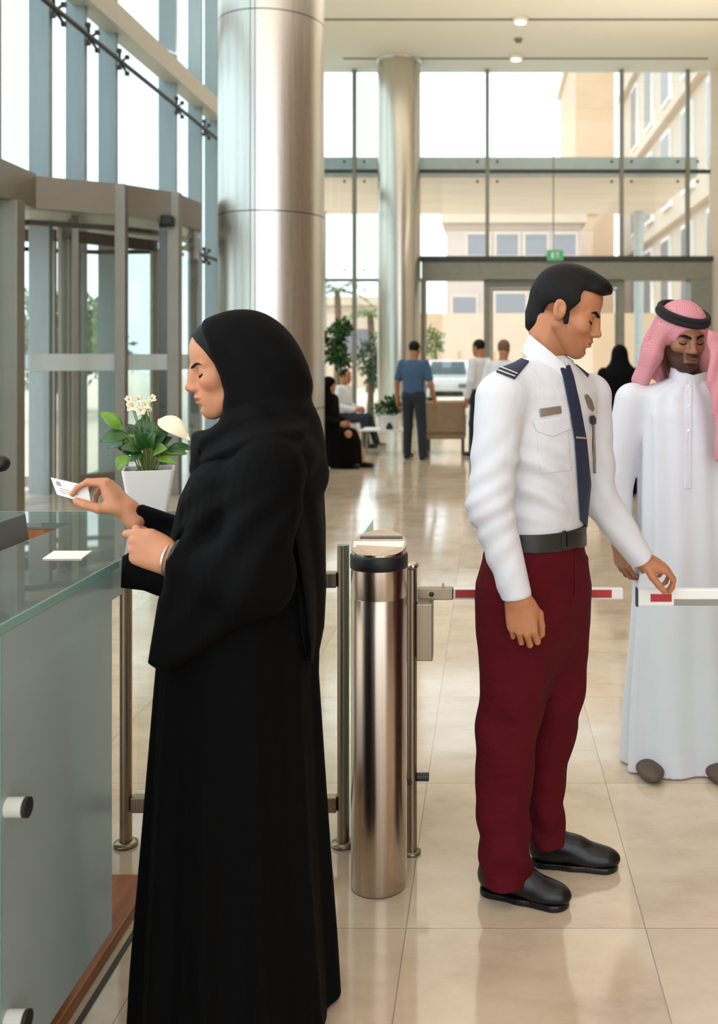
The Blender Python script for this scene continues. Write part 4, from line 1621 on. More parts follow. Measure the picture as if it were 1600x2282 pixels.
# ------------------------------------------------------------------ people
PM = dict(
    skin_w=mat('fair_olive_skin', (190, 132, 98), 0.48, attr='tint', sss=0.12, vary=0.03, vscale=30, spec=0.4),
    skin_g=mat('tan_skin', (182, 122, 87), 0.48, attr='tint', sss=0.12, vary=0.03, vscale=30, spec=0.4),
    skin_t=mat('brown_skin', (142, 98, 72), 0.48, attr='tint', sss=0.10, vary=0.03, vscale=30, spec=0.4),
    abaya=mat('black_abaya_crepe', (4, 4, 5), 0.85, spec=0.1, vary=0.15, bump=0.25, bscale=9, bstretch=(5, 5, 0.7), bdist=0.02),
    hijab=mat('black_hijab_georgette', (4, 4, 6), 0.8, spec=0.12, vary=0.15, bump=0.25, bscale=8, bstretch=(2, 2, 3), bdist=0.015),
    trimm=mat('grey_cuff_embroidery', (52, 54, 58), 0.8, vary=0.4, vscale=160),
    silver=mat('silver_jewellery', (210, 208, 200), 0.3, 0.8),
    shirt=mat('white_uniform_cotton', (212, 213, 219), 0.8, vary=0.015, bump=0.30, bscale=7, bstretch=(2, 2, 1.3), bdist=0.02),
    navy=mat('navy_cloth', (27, 36, 66), 0.7, vary=0.08, bump=0.1, bscale=300),
    gold=mat('pale_rank_braid', (196, 190, 176), 0.5),
    plate=mat('bronze_name_plate', (142, 128, 116), 0.35, 0.4, vary=0.15, vscale=140),
    maroon=mat('maroon_twill', (80, 9, 20), 0.85, spec=0.15, vary=0.10, vscale=12, bump=0.35, bscale=8, bstretch=(1.2, 1.2, 2.0), bdist=0.03),
    belt=mat('black_leather_belt', (34, 34, 32), 0.45, vary=0.1, bump=0.1, bscale=120),
    buckle=mat('dark_buckle_metal', (60, 60, 58), 0.3, 0.8),
    shoe=mat('black_polished_leather', (9, 9, 10), 0.3, spec=0.4, vary=0.1),
    hair=mat('black_hair', (9, 8, 8), 0.6, spec=0.2, vary=0.25, vscale=60, stretch=(2, 2, 0.6), bump=0.5, bscale=90, bstretch=(1.5, 1.5, 0.3), bdist=0.004),
    thobe=mat('white_thobe_cotton', (208, 209, 217), 0.8, vary=0.015, bump=0.22, bscale=4, bstretch=(3, 3, 0.5), bdist=0.03),
    check=check_mat(),
    agal=mat('black_wool_cord', (18, 16, 16), 0.9, bump=0.3, bscale=200),
    sandal=mat('brown_leather_sandal', (84, 66, 56), 0.6),
    denim=mat('blue_polo_cotton', (64, 92, 122), 0.85, vary=0.06, vscale=20),
    dkblue=mat('dark_navy_trousers', (32, 40, 52), 0.85),
    pale=mat('pale_shirt_cotton', (222, 226, 232), 0.85),
    tanhair=mat('brown_hair', (110, 88, 66), 0.7),
    eye=mat('eye_white', (225, 215, 205), 0.25),
)


def skin_tint(hand_fr=None):
    return lambda V: np.ones((len(V), 3))


# ---- the woman at the counter ------------------------------------------------
D0 = 2.32


def w(px, py, dd=0.0):
    return W(px, py, D0 + dd)


wm = thing('person', 'woman in long black abaya and black hijab holding out a white card at the counter', 'person', w(530, 2243))
f, u = pitched((-.925, -.38), 13)
fr = Frame((0, 0, 0), f, u, 0.93)
fr.o = w(411, 868, -.045) - fr.sc * (fr.R @ np.array((.1275, 0, -.031)))
B = Solid()
add_head(B, fr, male=False, ears=True, jaw=0.95, neck_to=w(560, 1010), neck_r=.050)
B.chain([w(560, 1010), w(560, 1150), w(560, 1330)], [.07, .10, .11], .04)
nsh, nel, nwr = w(600, 1050, -.16), w(560, 1285, -.22), w(378, 1247, -.20)
fsh, fel, fwr = w(580, 1050, .16), w(480, 1235, .20), w(288, 1141, .02)
B.chain([w(585, 1035), nsh, nel, nwr], [.06, .045, .038, .024], .02)
B.chain([w(585, 1035), fsh, fel, fwr], [.06, .045, .038, .022], .02)
for dd in (-.09, .09):
    B.chain([w(560, 1330, dd), w(545, 1750, dd), w(520, 2170, dd)], [.09, .06, .045], .04)
add_hand(B, nwr, (-.93, .06, .36), (-.05, -1, .15), False, .93, ((58, 62, 35), (62, 70, 40), (64, 74, 42), (66, 76, 42)),
         ((-.80, -.10, .55), (-.98, .10, .10), (-.97, .15, -.10)), 2.0, world=True)
add_hand(B, fwr, (-.60, .02, .80), (.8, .05, .6), True, .93, ((48, 34, 22), (54, 36, 24), (60, 40, 26), (66, 44, 28)),
         ((-.92, -.35, .05), (-.95, -.05, .28), (-.93, .20, .30)), 2.0, world=True)
solid_mesh('body', B, .003, PM['skin_w'], wm,
           tint=lambda V: face_tint(V, fr, lip=(.74, .46, .46), brow=(.22, .17, .15), brow_w=.0035, male=False))

US = Solid()
add_head(US, fr, False, False, .95)
lo, hi = US.bounds()
US.op(lambda X, Y, Z: -.004 + 0 * (X + Y + Z), lo - .03, hi + .03, 0, 'd')
US.sheet([(380, 660), (470, 660), (500, 860), (478, 812), (455, 782), (436, 762), (428, 750), (380, 744)], 1.9, 2.8, .0, 0, 'i')
solid_mesh('hair', US, .003, PM['hair'], wm)
RH = np.stack([unit((-f[0], -f[1], 0)), np.array((f[1], -f[0], 0)) / np.hypot(f[0], f[1]), np.array((0, 0, 1.))], 1)
brows_lashes(B, fr, wm, PM['hair'], .0026, .0027)
H = Solid()
add_head(H, fr, False, False, .95)
lo, hi = H.bounds()
H.op(lambda X, Y, Z: -.010 + 0 * (X + Y + Z), lo - .03, hi + .03, 0, 'd')
H.ell(w(545, 803), (.120, .092, .120), RH)
H.ell(w(592, 870), (.108, .098, .130), RH, .05)
H.ell(w(520, 890), (.066, .080, .085), RH, .04)
H.ell(w(575, 985), (.140, .165, .085), RH, .06)
H.ell(w(612, 1022, -.11), (.095, .085, .070), RH, .05)
H.ell(w(515, 985), (.070, .110, .060), RH, .05)
H.cap(w(486, 955, -.02), w(450, 1045, -.04), .035, .028, .03)
H.cap(w(480, 950, .03), w(462, 1040, .05), .035, .028, .03)
H.cap(w(655, 960, -.02), w(692, 1060, -.03), .055, .04, .05)
H.loft([(w(0, 1060)[2], w(672, 1060)[0], D0 - .02, .048, .14), (w(0, 1180)[2], w(692, 1180)[0], D0 - .03, .034, .125),
        (w(0, 1300)[2], w(704, 1300)[0], D0 - .04, .026, .105), (w(0, 1390)[2], w(706, 1390)[0], D0 - .04, .018, .08), (w(0, 1452)[2], w(705, 1452)[0], D0 - .04, .006, .04)],
       (1, 0), 2.0, .04, fold=lambda t, z: .004 * np.sin(5 * t + 8 * z))
H.sheet([(370, 640), (446, 700), (450, 742), (470, 790), (492, 838), (498, 872), (494, 912), (486, 942), (468, 956), (370, 972)], 1.9, 2.8, .012, .012, 's')


def hij_folds(X, Y, Z):
    px = CX + X * FPX / Y
    py = CY - (Z - EYE) * FPX / Y
    win = np.clip((py - 880) / 60, 0, 1) * np.clip((1080 - py) / 40, 0, 1)
    win2 = np.clip((py - 700) / 100, 0, 1) * np.clip((960 - py) / 60, 0, 1)
    return (-.0045 * win * np.sin((py + .35 * (px - 560) - .0016 * (px - 560) ** 2) / 9.0)
            - .0025 * win2 * np.sin((px - .9 * py) / 15.0))


H.op(hij_folds, w(400, 1090, -.3), w(730, 690, .3), .0, 'd')
solid_mesh('hijab', H, .004, PM['hijab'], wm)

A = Solid()
rows = [(985, 520, 640, .09), (1010, 478, 670, .165), (1045, 440, 690, .195), (1100, 412, 700, .20), (1200, 388, 705, .19), (1300, 376, 709, .19), (1400, 370, 710, .20),
        (1500, 362, 706, .205), (1700, 348, 716, .22), (1900, 335, 726, .24), (2100, 322, 738, .26), (2236, 314, 746, .26)]
A.loft([(w(0, py)[2], w((l + r) / 2, py)[0], D0, (r - l) / 2 * D0 / FPX, b) for py, l, r, b in rows], (1, 0), 2.1, .03,
       fold=lambda t, z: np.clip((1.15 - z) / 1.0, 0, 1) * .011 * np.sin(11 * t + 1.2 * np.sin(2.2 * z)) + .003 * np.sin(23 * t + 3 * z) * np.clip((1.2 - z) / 1.0, 0, 1))
A.cap(w(600, 1045, -.15), w(585, 1045, .15), .062, .062, .06)
A.chain([w(602, 1050, -.165), w(562, 1290, -.215), w(398, 1250, -.20)], [.078, .080, .040], .03)
A.sheet([(382, 1268), (352, 1335), (329, 1478), (362, 1500), (420, 1470), (520, 1400), (600, 1330), (580, 1240), (470, 1230)], 2.07, 2.145, .02, .03)
A.chain([w(580, 1050, .165), w(478, 1240, .19), w(300, 1148, .025)], [.075, .066, .030], .03)
A.sheet([(272, 1240), (269, 1310), (320, 1316), (366, 1334), (470, 1360), (470, 1250), (380, 1190), (340, 1200)], 2.33, 2.40, .015, .03)
A.cut(w(386, 1247, -.2), w(300, 1225, -.2) - w(386, 1247, -.2), .08)
A.cut(w(297, 1146, .022), w(230, 1105, .02) - w(297, 1146, .022), .06)


def arm_folds(X, Y, Z):
    px = CX + X * FPX / Y
    py = CY - (Z - EYE) * FPX / Y
    win = np.clip((py - 1080) / 60, 0, 1) * np.clip((1420 - py) / 60, 0, 1) * np.clip((2.26 - Y) / .05, 0, 1)
    return -.005 * win * np.sin((px * .8 + py * .55) / 13.0 + 1.2 * np.sin(py / 60))


A.op(arm_folds, w(330, 1430, -.4), w(730, 1070, .1), 0, 'd')
ab = solid_mesh('abaya', A, .005, PM['abaya'], wm)
CB = Solid()
CB.cap(w(410, 1253, -.20), w(360, 1242, -.20), .0450, .0440, .004)
CB.cut(w(383, 1247, -.2), w(300, 1225, -.2) - w(386, 1247, -.2), .09)
CB.cut(w(398, 1250, -.2), w(386, 1247, -.2) - w(300, 1225, -.2), .09)
solid_mesh('cuff_trim', CB, .002, PM['trimm'], ab)
tdir = unit(nel - nwr)
br = MB()
q = Frame(nwr - tdir * .004, tdir, (0, 0, 1))
br.torus(nwr - tdir * .004, .0325, .0028, 32, 8, np.stack([q.R[:, 1], q.R[:, 2], q.R[:, 0]], 1))
br.build('bracelet', PM['silver'], wm)
for dd in (-.09, .09):
    SH = Solid()
    SH.cap(w(500, 2222, dd), w(370, 2225, dd), .032, .028, .02)
    SH.op(lambda X, Y, Z: .004 - Z + 0 * X + 0 * Y, (0, 0, 0), (0, 0, 0), 0, 'i')
    solid_mesh('shoe', SH, .005, PM['shoe'], wm)

# the white card in her fingers
cd = thing('identity_card', 'white card held out in the woman fingertips above the counter', 'card', W(160, 1095, 2.335))
cp = [W(113, 1064, 2.318), W(127, 1102, 2.308), W(203, 1124, 2.318), W(196, 1083, 2.328)]
nrm = unit(np.cross(cp[1] - cp[0], cp[3] - cp[0])) * .0006
m = MB()
m.add([p + nrm for p in cp] + [p - nrm for p in cp], [(0, 1, 2, 3), (7, 6, 5, 4), (0, 4, 5, 1), (1, 5, 6, 2), (2, 6, 7, 3), (3, 7, 4, 0)])
m.build('card_sheet', MT['paper'], cd)
ns = -nrm if nrm[1] > 0 else nrm


def on_card(a, b):
    return cp[0] + (cp[3] - cp[0]) * a + (cp[1] - cp[0]) * b + ns * 1.15


m = MB()
m.add([on_card(.10, .16), on_card(.22, .16), on_card(.22, .42), on_card(.10, .42)], [(0, 1, 2, 3)])
for b_, a1 in ((.55, .55), (.68, .62), (.80, .48)):
    m.add([on_card(.12, b_), on_card(a1, b_), on_card(a1, b_ + .045), on_card(.12, b_ + .045)], [(0, 1, 2, 3)])
m.build('print', MT['ink'], cd)

# ---- the guard ------------------------------------------------------------------
D1 = 2.87


def g(px, py, dd=0.0):
    return W(px, py, D1 + dd)


gd = thing('person', 'security guard in white shirt, navy tie and maroon trousers reaching to the barrier', 'person', g(1200, 1967))
f1, u1 = pitched((.985, -.17), 21)
fg = Frame((0, 0, 0), f1, u1, 1.0)
fg.o = g(1341, 750, -.022) - fg.R @ np.array((.1275, 0, -.031))
ph = math.radians(35)
GF = (math.cos(ph), -math.sin(ph))
B = Solid()
add_head(B, fg, True, True, 1.06, neck_to=g(1216, 838), neck_r=.055)
B.chain([g(1222, 850), g(1205, 1000), g(1196, 1200)], [.062, .11, .11], .02)
rsh, rel, rwr = g(1114, 890, -.165), g(1092, 1125, -.225), g(1152, 1326, -.245)
lsh, lel, lwr = g(1316, 882, .14), g(1332, 1115, .17), g(1426, 1240, .17)
B.chain([rsh, rel, rwr], [.05, .042, .028], .02)
B.chain([lsh, lel, lwr], [.05, .042, .028], .02)
B.chain([g(1165, 1280, -.06), g(1138, 1600, -.08), g(1127, 1910, -.08)], [.06, .05, .036], .03)
B.chain([g(1236, 1280, .08), g(1234, 1600, .08), g(1216, 1850, .08)], [.08, .045, .034], .03)
add_hand(B, rwr + np.array((.003, 0, -.006)), (.14, -.02, -1), (-.12, -.97, 0), True, 1.02, ((34, 58, 34), (38, 62, 36), (40, 64, 36), (42, 64, 36)),
         ((.78, .40, -.45), (.95, .02, -.30), (.96, -.10, -.28)), 2.5)
tips = add_hand(B, lwr, (.76, .10, -.34), (.34, -.25, .90), False, .93, ((26, 44, 24), (32, 46, 26), (38, 48, 28), (44, 50, 30)),
         ((.72, .62, -.45), (.88, .30, -.40), (.90, .10, -.42)), 3.0)
solid_mesh('body', B, .003, PM['skin_g'], gd, tint=lambda V: face_tint(V, fg, lip=(.86, .62, .58), brow=(.20, .16, .14), beard=.25, fade=.6))
brows_lashes(B, fg, gd, PM['hair'], .0036, .0026)

HR = Solid()
add_head(HR, fg, True, False, 1.06)
lo, hi = HR.bounds()
HR.op(lambda X, Y, Z: -.0045 + 0 * (X + Y + Z), lo - .03, hi + .03, 0, 'd')
HR.ell(fg.p((-.010, 0, .050)), (.098, .081, .084), fg.R, .015)
HR.cap(fg.p((-.070, 0, .02)), fg.p((-.060, 0, -.050)), .042, .046, .02)
HR.ell(fg.p((.022, 0, .103)), (.080, .062, .034), fg.R, .02)
HR.ell(fg.p((.072, 0, .096)), (.036, .056, .024), fg.R, .02)
HR.sheet([(1365, 656), (1344, 660), (1322, 652), (1302, 646), (1295, 655), (1293, 672), (1283, 681), (1270, 692), (1266, 722), (1256, 722), (1254, 700),
          (1246, 681), (1233, 673), (1221, 677), (1213, 690), (1211, 715), (1202, 738), (1190, 750), (1170, 740), (1170, 550), (1390, 550), (1390, 645)], 2.5, 3.3, .0, 0, 'i')
solid_mesh('hair', HR, .0035, PM['hair'], gd)

S = Solid()
rows = [(1216, 1197, .119, .163), (1170, 1199, .119, .163), (1100, 1203, .122, .166), (1000, 1209, .128, .178), (920, 1214, .128, .185), (875, 1219, .112, .178),
        (845, 1224, .088, .14), (820, 1228, .07, .09), (808, 1229, .055, .06)]
S.loft([(g(0, py)[2], g(c, py)[0], D1, a, b) for py, c, a, b in rows], GF, 2.2, .03)
S.cap(g(1122, 886, -.15), g(1312, 876, .14), .062, .056, .05)
S.cap(g(1225, 815), g(1130, 872, -.13), .05, .055, .05)
S.cap(g(1238, 850, .03), g(1306, 882, .13), .042, .05, .04)
S.chain([g(1114, 890, -.165), g(1092, 1125, -.222), g(1150, 1324, -.245)], [.068, .060, .041], .022)
S.chain([g(1316, 884, .13), g(1334, 1110, .168), g(1428, 1243, .168)], [.062, .055, .043], .022)
S.cut(g(1151, 1332, -.245), (.18, 0, -1), .08)
S.cut(g(1433, 1249, .168), unit(lwr - lel), .08)


def shirt_folds(X, Y, Z):
    px = CX + X * FPX / Y
    py = CY - (Z - EYE) * FPX / Y
    body = np.clip((py - 985) / 40, 0, 1) * np.clip((1175 - py) / 40, 0, 1) * np.clip((px - 1130) / 30, 0, 1) * np.clip((1300 - px) / 40, 0, 1)
    slv = np.clip((py - 930) / 60, 0, 1) * np.clip((1330 - py) / 20, 0, 1) * np.clip((1160 - px) / 25, 0, 1)
    far = np.clip((px - 1325) / 20, 0, 1) * np.clip((py - 960) / 40, 0, 1)
    return (-.0065 * body * np.sin((py - .42 * px + 14 * np.sin(px / 45)) / 10.5) - .0026 * slv * np.sin((py + .75 * px + 26 * np.sin(py / 60)) / 10.0)
            - .003 * far * np.sin((py - .8 * px) / 13.0))


S.op(shirt_folds, g(1030, 1345, -.35), g(1470, 800, .35), 0, 'd')
sh = solid_mesh('shirt', S, .004, PM['shirt'], gd)
K = Solid()
K.cap(g(1222, 868), g(1211, 757), .112, .070, .01)
K.cap(g(1222, 868), g(1211, 757), .106, .064, .002, 's')
K.cap(g(1211, 757), g(1208, 720), .0645, .0645, .002, 's')
K.sheet([(1178, 743), (1216, 774), (1256, 808), (1262, 816), (1260, 840), (1251, 856), (1214, 824), (1160, 786)], 2.5, 3.3, .002, 0, 'i')
solid_mesh('collar', K, .003, PM['shirt'], sh)
tie = patch('tie', S, [(1248, 820), (1270, 812), (1279, 838), (1293, 900), (1308, 980), (1318, 1080), (1323, 1150), (1309, 1176), (1294, 1160), (1288, 1080), (1281, 980), (1269, 910), (1256, 846)],
            2.5, 2.95, .008, .0025, PM['navy'], gd)
patch('tie_clip', S, [(1283, 972), (1308, 974), (1309, 979), (1284, 977)], 2.5, 2.95, .011, .0015, PM['silver'], tie, .0003)
patch('pocket', S, [(1192, 944), (1264, 934), (1274, 1048), (1204, 1058)], 2.5, 2.87, .0022, .0025, PM['shirt'], sh)
patch('pocket_flap', S, [(1186, 938), (1268, 926), (1274, 956), (1232, 974), (1196, 962)], 2.5, 2.87, .0048, .0025, PM['shirt'], sh)
patch('name_plate', S, [(1202, 911), (1250, 904), (1252, 921), (1204, 929)], 2.5, 2.87, .005, .0018, PM['plate'], gd, .0005)
ep = patch('epaulette', S, [(1105, 828), (1126, 800), (1147, 793), (1180, 804), (1147, 845)], 2.5, 2.90, .006, .0025, PM['navy'], gd)
patch('rank_braid', S, [(1113, 818), (1115, 815), (1155, 831), (1153, 834)], 2.5, 2.90, .009, .0018, PM['gold'], ep, .0003)
patch('rank_braid', S, [(1108, 825), (1110, 822), (1150, 837), (1148, 840)], 2.5, 2.90, .009, .0018, PM['gold'], ep, .0003)
patch('epaulette', S, [(1272, 814), (1284, 810), (1313, 834), (1309, 843), (1288, 832)], 2.9, 3.2, .006, .0025, PM['navy'], gd)
bd = patch('badge', S, [(1303, 880), (1310, 878), (1320, 892), (1326, 912), (1322, 917), (1312, 908)], 2.5, 3.05, .006, .002, PM['plate'], gd, .001)
patch('key_ring', S, [(1315, 928), (1323, 925), (1329, 932), (1329, 944), (1322, 949), (1316, 944)], 2.5, 3.05, .008, .002, PM['belt'], gd, .001)
patch('lanyard_strap', S, [(1321, 950), (1326, 950), (1329, 1055), (1322, 1055)], 2.5, 3.05, .004, .002, PM['plate'], gd, .0005)

T = Solid()
rows = [(1186, 1197, .118, .162), (1240, 1194, .126, .172), (1320, 1190, .132, .180), (1400, 1190, .124, .165), (1470, 1190, .095, .12), (1540, 1190, .05, .07)]
T.loft([(g(0, py)[2], g(c, py)[0], D1, a, b) for py, c, a, b in rows], GF, 2.2, .03)


def leg(rows, dd, fold):
    T.loft([(W(0, py, D1 + dd)[2], W(c, py, D1 + dd)[0], D1 + dd, h * (D1 + dd) / FPX, h * 1.03 * (D1 + dd) / FPX) for py, c, h in rows], GF, 2.0, .05, fold=fold)


def lf1(t, z):
    return (.0060 * np.sin(55 * z + 1.5 * np.cos(t) + 2.0 * np.sin(t * 2)) * np.clip((.33 - z) / .2, 0, 1)
            + .0055 * np.sin(34 * z + 2.5 * np.sin(t + 1)) * np.exp(-((z - .50) / .12) ** 2) + .003 * np.sin(3 * t + 5 * z))


leg([(1250, 1158, 70), (1300, 1145, 78), (1400, 1146, 80), (1500, 1148, 76), (1600, 1136, 70), (1700, 1126, 66), (1800, 1121, 59), (1900, 1125, 56), (1960, 1128, 55)], -.085, lf1)
leg([(1250, 1234, 66), (1300, 1239, 73), (1450, 1250, 60), (1550, 1241, 58), (1620, 1233, 54), (1700, 1218, 45), (1800, 1212, 42), (1876, 1219, 41)], .078, lambda t, z: lf1(t + 1.3, z + .03))
tr = solid_mesh('trousers', T, .004, PM['maroon'], gd)
patch('fly_seam', T, [(1280, 1228), (1284, 1228), (1284, 1330), (1272, 1352), (1270, 1348), (1280, 1328)], 2.5, 2.9, .0022, .002, PM['maroon'], tr, .0005)
L_ = Solid()
zb0, zb1 = g(0, 1211)[2], g(0, 1171)[2]
L_.loft([(zb0, g(1197, 1200)[0], D1, .127, .171), (zb1, g(1198, 1180)[0], D1, .126, .170)], GF, 2.2, 0)
be = solid_mesh('belt', L_, .003, PM['belt'], gd)
patch('belt_buckle', L_, [(1264, 1186), (1308, 1190), (1308, 1222), (1264, 1218)], 2.5, 2.87, .005, .002, PM['buckle'], be, .001)
patch('belt_loop', L_, [(1252, 1178), (1262, 1179), (1262, 1226), (1252, 1225)], 2.5, 2.87, .0035, .002, PM['belt'], be, .0005)


def shoe(heel, toe, parent, L=.275):
    heel, toe = np.array((*heel, 0.0)), np.array((*toe, 0.0))
    fr_ = Frame(heel, toe - heel)
    q = L / .275
    so = Solid()

    def E(c, r, k=.03):
        so.ell(fr_.p(np.array(c) * q), np.array(r) * q, fr_.R, k)
    E((.050, 0, .050), (.052, .036, .048))
    E((.120, .002, .042), (.085, .040, .040))
    E((.205, .002, .030), (.070, .043, .034))
    E((.058, 0, .088), (.044, .035, .030))
    E((.122, 0, .066), (.046, .029, .024))
    so.op(lambda X, Y, Z: .014 - Z + 0 * X + 0 * Y, (0, 0, 0), (0, 0, 0), 0, 'i')
    o = solid_mesh('shoe', so, .003, PM['shoe'], parent)
    b = Solid()
    for i in range(2):
        pass
    b.cap(fr_.p(np.array((.045, 0, .009)) * q), fr_.p(np.array((.13, 0, .009)) * q), .039 * q, .037 * q, .02)
    b.cap(fr_.p(np.array((.13, 0, .009)) * q), fr_.p(np.array((.222, .002, .009)) * q), .037 * q, .046 * q, .02)
    b.op(lambda X, Y, Z: np.maximum(.0005 - Z, Z - .018) + 0 * X + 0 * Y, (0, 0, 0), (0, 0, 0), 0, 'i')
    solid_mesh('sole', b, .003, PM['shoe'], o)
    for k in range(3):
        c = np.array((.128 + .022 * k, 0, 0.092 - .010 * k)) * q
        MB().tube([fr_.p(c + np.array((0, -.016, -.008))), fr_.p(c), fr_.p(c + np.array((0, .016, -.008)))], .0022, 6).build('lace', PM['belt'], o)
    return o


shoe((-.030, 2.832), (.225, 2.735), gd, .275)
shoe((.120, 2.985), (.385, 2.945), gd, .275)

# ---- the man in white robe -----------------------------------------------------
D2 = 3.74


def t_(px, py, dd=0.0):
    return W(px, py, D2 + dd)


tm = thing('person', 'bearded man in white thobe and red checked headscarf behind the barrier', 'person', t_(1540, 1696))
f2, u2 = pitched((.27, -.96), 13)
ft = Frame((0, 0, 0), f2, u2, 1.0)
ft.o = t_(1551, 787, -.125) - ft.R @ np.array((.1275, 0, -.031))
TF = (.22, -.975)
B = Solid()
add_head(B, ft, True, True, 1.04, neck_to=t_(1532, 860, .02), neck_r=.060)
B.chain([t_(1535, 890), t_(1535, 1050), t_(1535, 1250)], [.055, .11, .11], .02)
asl = [t_(1408, 892, -.01), t_(1374, 1060, 0), t_(1381, 1208, -.05)]
asr = [t_(1672, 892, .02), t_(1708, 1065, .02), t_(1690, 1215, -.04)]
B.chain(asl, [.05, .042, .028], .02)
B.chain(asr, [.05, .042, .028], .02)
for s in (-1, 1):
    B.chain([t_(1535 + s * 50, 1250), t_(1535 + s * 52, 1450), t_(1535 + s * 55, 1640)], [.08, .055, .042], .03)
add_hand(B, asl[2], (.10, -.10, -1), (-.75, -.6, 0), True, 1.0)
add_hand(B, asr[2], (-.10, -.10, -1), (.75, -.6, 0), False, 1.0)
solid_mesh('body', B, .0035, PM['skin_t'], tm, tint=lambda V: face_tint(V, ft, lip=(.74, .58, .58), brow=(.20, .16, .14), beard=.95))
brows_lashes(B, ft, tm, PM['hair'], .0042, .0022)
S = Solid()
rows = [(842, 1534, .062, .066), (858, 1534, .08, .11), (880, 1536, .10, .175), (920, 1538, .12, .195), (1000, 1540, .135, .20), (1200, 1538, .14, .205), (1400, 1536, .15, .225), (1600, 1536, .165, .25), (1692, 1536, .17, .258)]
S.loft([(t_(0, py)[2], t_(c, py)[0], D2, a, b) for py, c, a, b in rows], TF, 2.2, .03,
       fold=lambda t, z: np.clip((.9 - z) / .7, 0, 1) * .010 * np.sin(9 * t + .6 * np.sin(3 * z)) + .003 * np.sin(14 * t + 2 * z))
S.cap(t_(1412, 892, 0), t_(1668, 892, .02), .058, .058, .05)
S.chain(asl, [.064, .060, .046], .022)
S.chain(asr, [.064, .060, .046], .022)
S.cut(asl[2] + (0, 0, .005), (0, 0, -1), .08)
S.cut(asr[2] + (0, 0, .005), (0, 0, -1), .08)
th = solid_mesh('thobe', S, .005, PM['thobe'], tm)
K = Solid()
K.cap(t_(1534, 862), t_(1533, 826, -.005), .076, .068, .01)
K.cap(t_(1534, 866), t_(1533, 810, -.005), .068, .060, .004, 's')
K.sheet([(1440, 812), (1490, 816), (1545, 836), (1590, 824), (1610, 815), (1610, 875), (1440, 875)], 3.4, 4.1, .002, 0, 'i')
solid_mesh('collar', K, .003, PM['thobe'], th)
patch('placket', S, [(1527, 845), (1543, 845), (1541, 1090), (1525, 1090)], 3.4, 3.72, .0035, .003, PM['thobe'], th, .001)
for py in (862, 905, 960):
    c = t_(1535, py, -.3)
    n = 0
    while S.at(c[None])[0] > .0045 and n < 200:
        c = c + unit(c - np.array((0, 0, EYE))) * .002
        n += 1
    MB().sphere(c, (.006, .003, .006), 12, 8).build('button', MT['white'], th)
Q = Solid()
Q.ell(ft.p((-.010, 0, .047)), (.110, .094, .096), ft.R)
for s in (-1, 1):
    Q.chain([ft.p((.005, s * .082, .03)), ft.p((-.005, s * .108, -.07)), ft.p((-.02, s * .138, -.170))], [.030, .036, .034], .03)
Q.ell(ft.p((-.080, 0, -.07)), (.055, .120, .135), ft.R, .05)
Q.sheet([(1578, 735), (1604, 742), (1612, 800), (1632, 900), (1628, 1030), (1594, 1030), (1590, 930), (1576, 850)], 3.50, 3.60, .028, .03)
Q.ell(ft.p((.115, 0, -.046)), (.115, .076, .096), ft.R, .010, 's')
Q.ell(ft.p((.03, 0, -.12)), (.10, .070, .10), ft.R, .010, 's')


def kef(X, Y, Z):
    px = CX + X * FPX / Y
    py = CY - (Z - EYE) * FPX / Y
    return -.0035 * np.sin((px * 1.0 + .35 * py) / 5.5) * np.clip((py - 735) / 20, 0, 1)


Q.op(kef, *(np.array(v) for v in (Q.bounds()[0], Q.bounds()[1])), 0, 'd')
hs = solid_mesh('headscarf', Q, .004, PM['check'], tm)
m = MB()
a = math.radians(-5)
b = math.radians(10)
Rp = np.array(((math.cos(b), 0, math.sin(b)), (0, 1, 0), (-math.sin(b), 0, math.cos(b))))
Rr = np.array(((1, 0, 0), (0, math.cos(a), -math.sin(a)), (0, math.sin(a), math.cos(a))))
RA = ft.R @ Rr @ Rp
m.torus(ft.p((-.006, 0, .082)), .106, .0115, 64, 14, RA, .88)
m.torus(ft.p((-.006, 0, .084)) + RA @ np.array((0, 0,   .015)), .102, .011, 64, 14, RA, .88)
m.build('head_cord', PM['agal'], tm)
for px, dd in ((1447, -.12), (1600, -.14)):
    SD = Solid()
    c = t_(px, 1697, dd)
    c[2] = .028
    SD.ell(c, (.052, .120, .034), None, .01)
    SD.op(lambda X, Y, Z: .002 - Z + 0 * X + 0 * Y, (0, 0, 0), (0, 0, 0), 0, 'i')
    solid_mesh('sandal', SD, .005, PM['sandal'], tm)


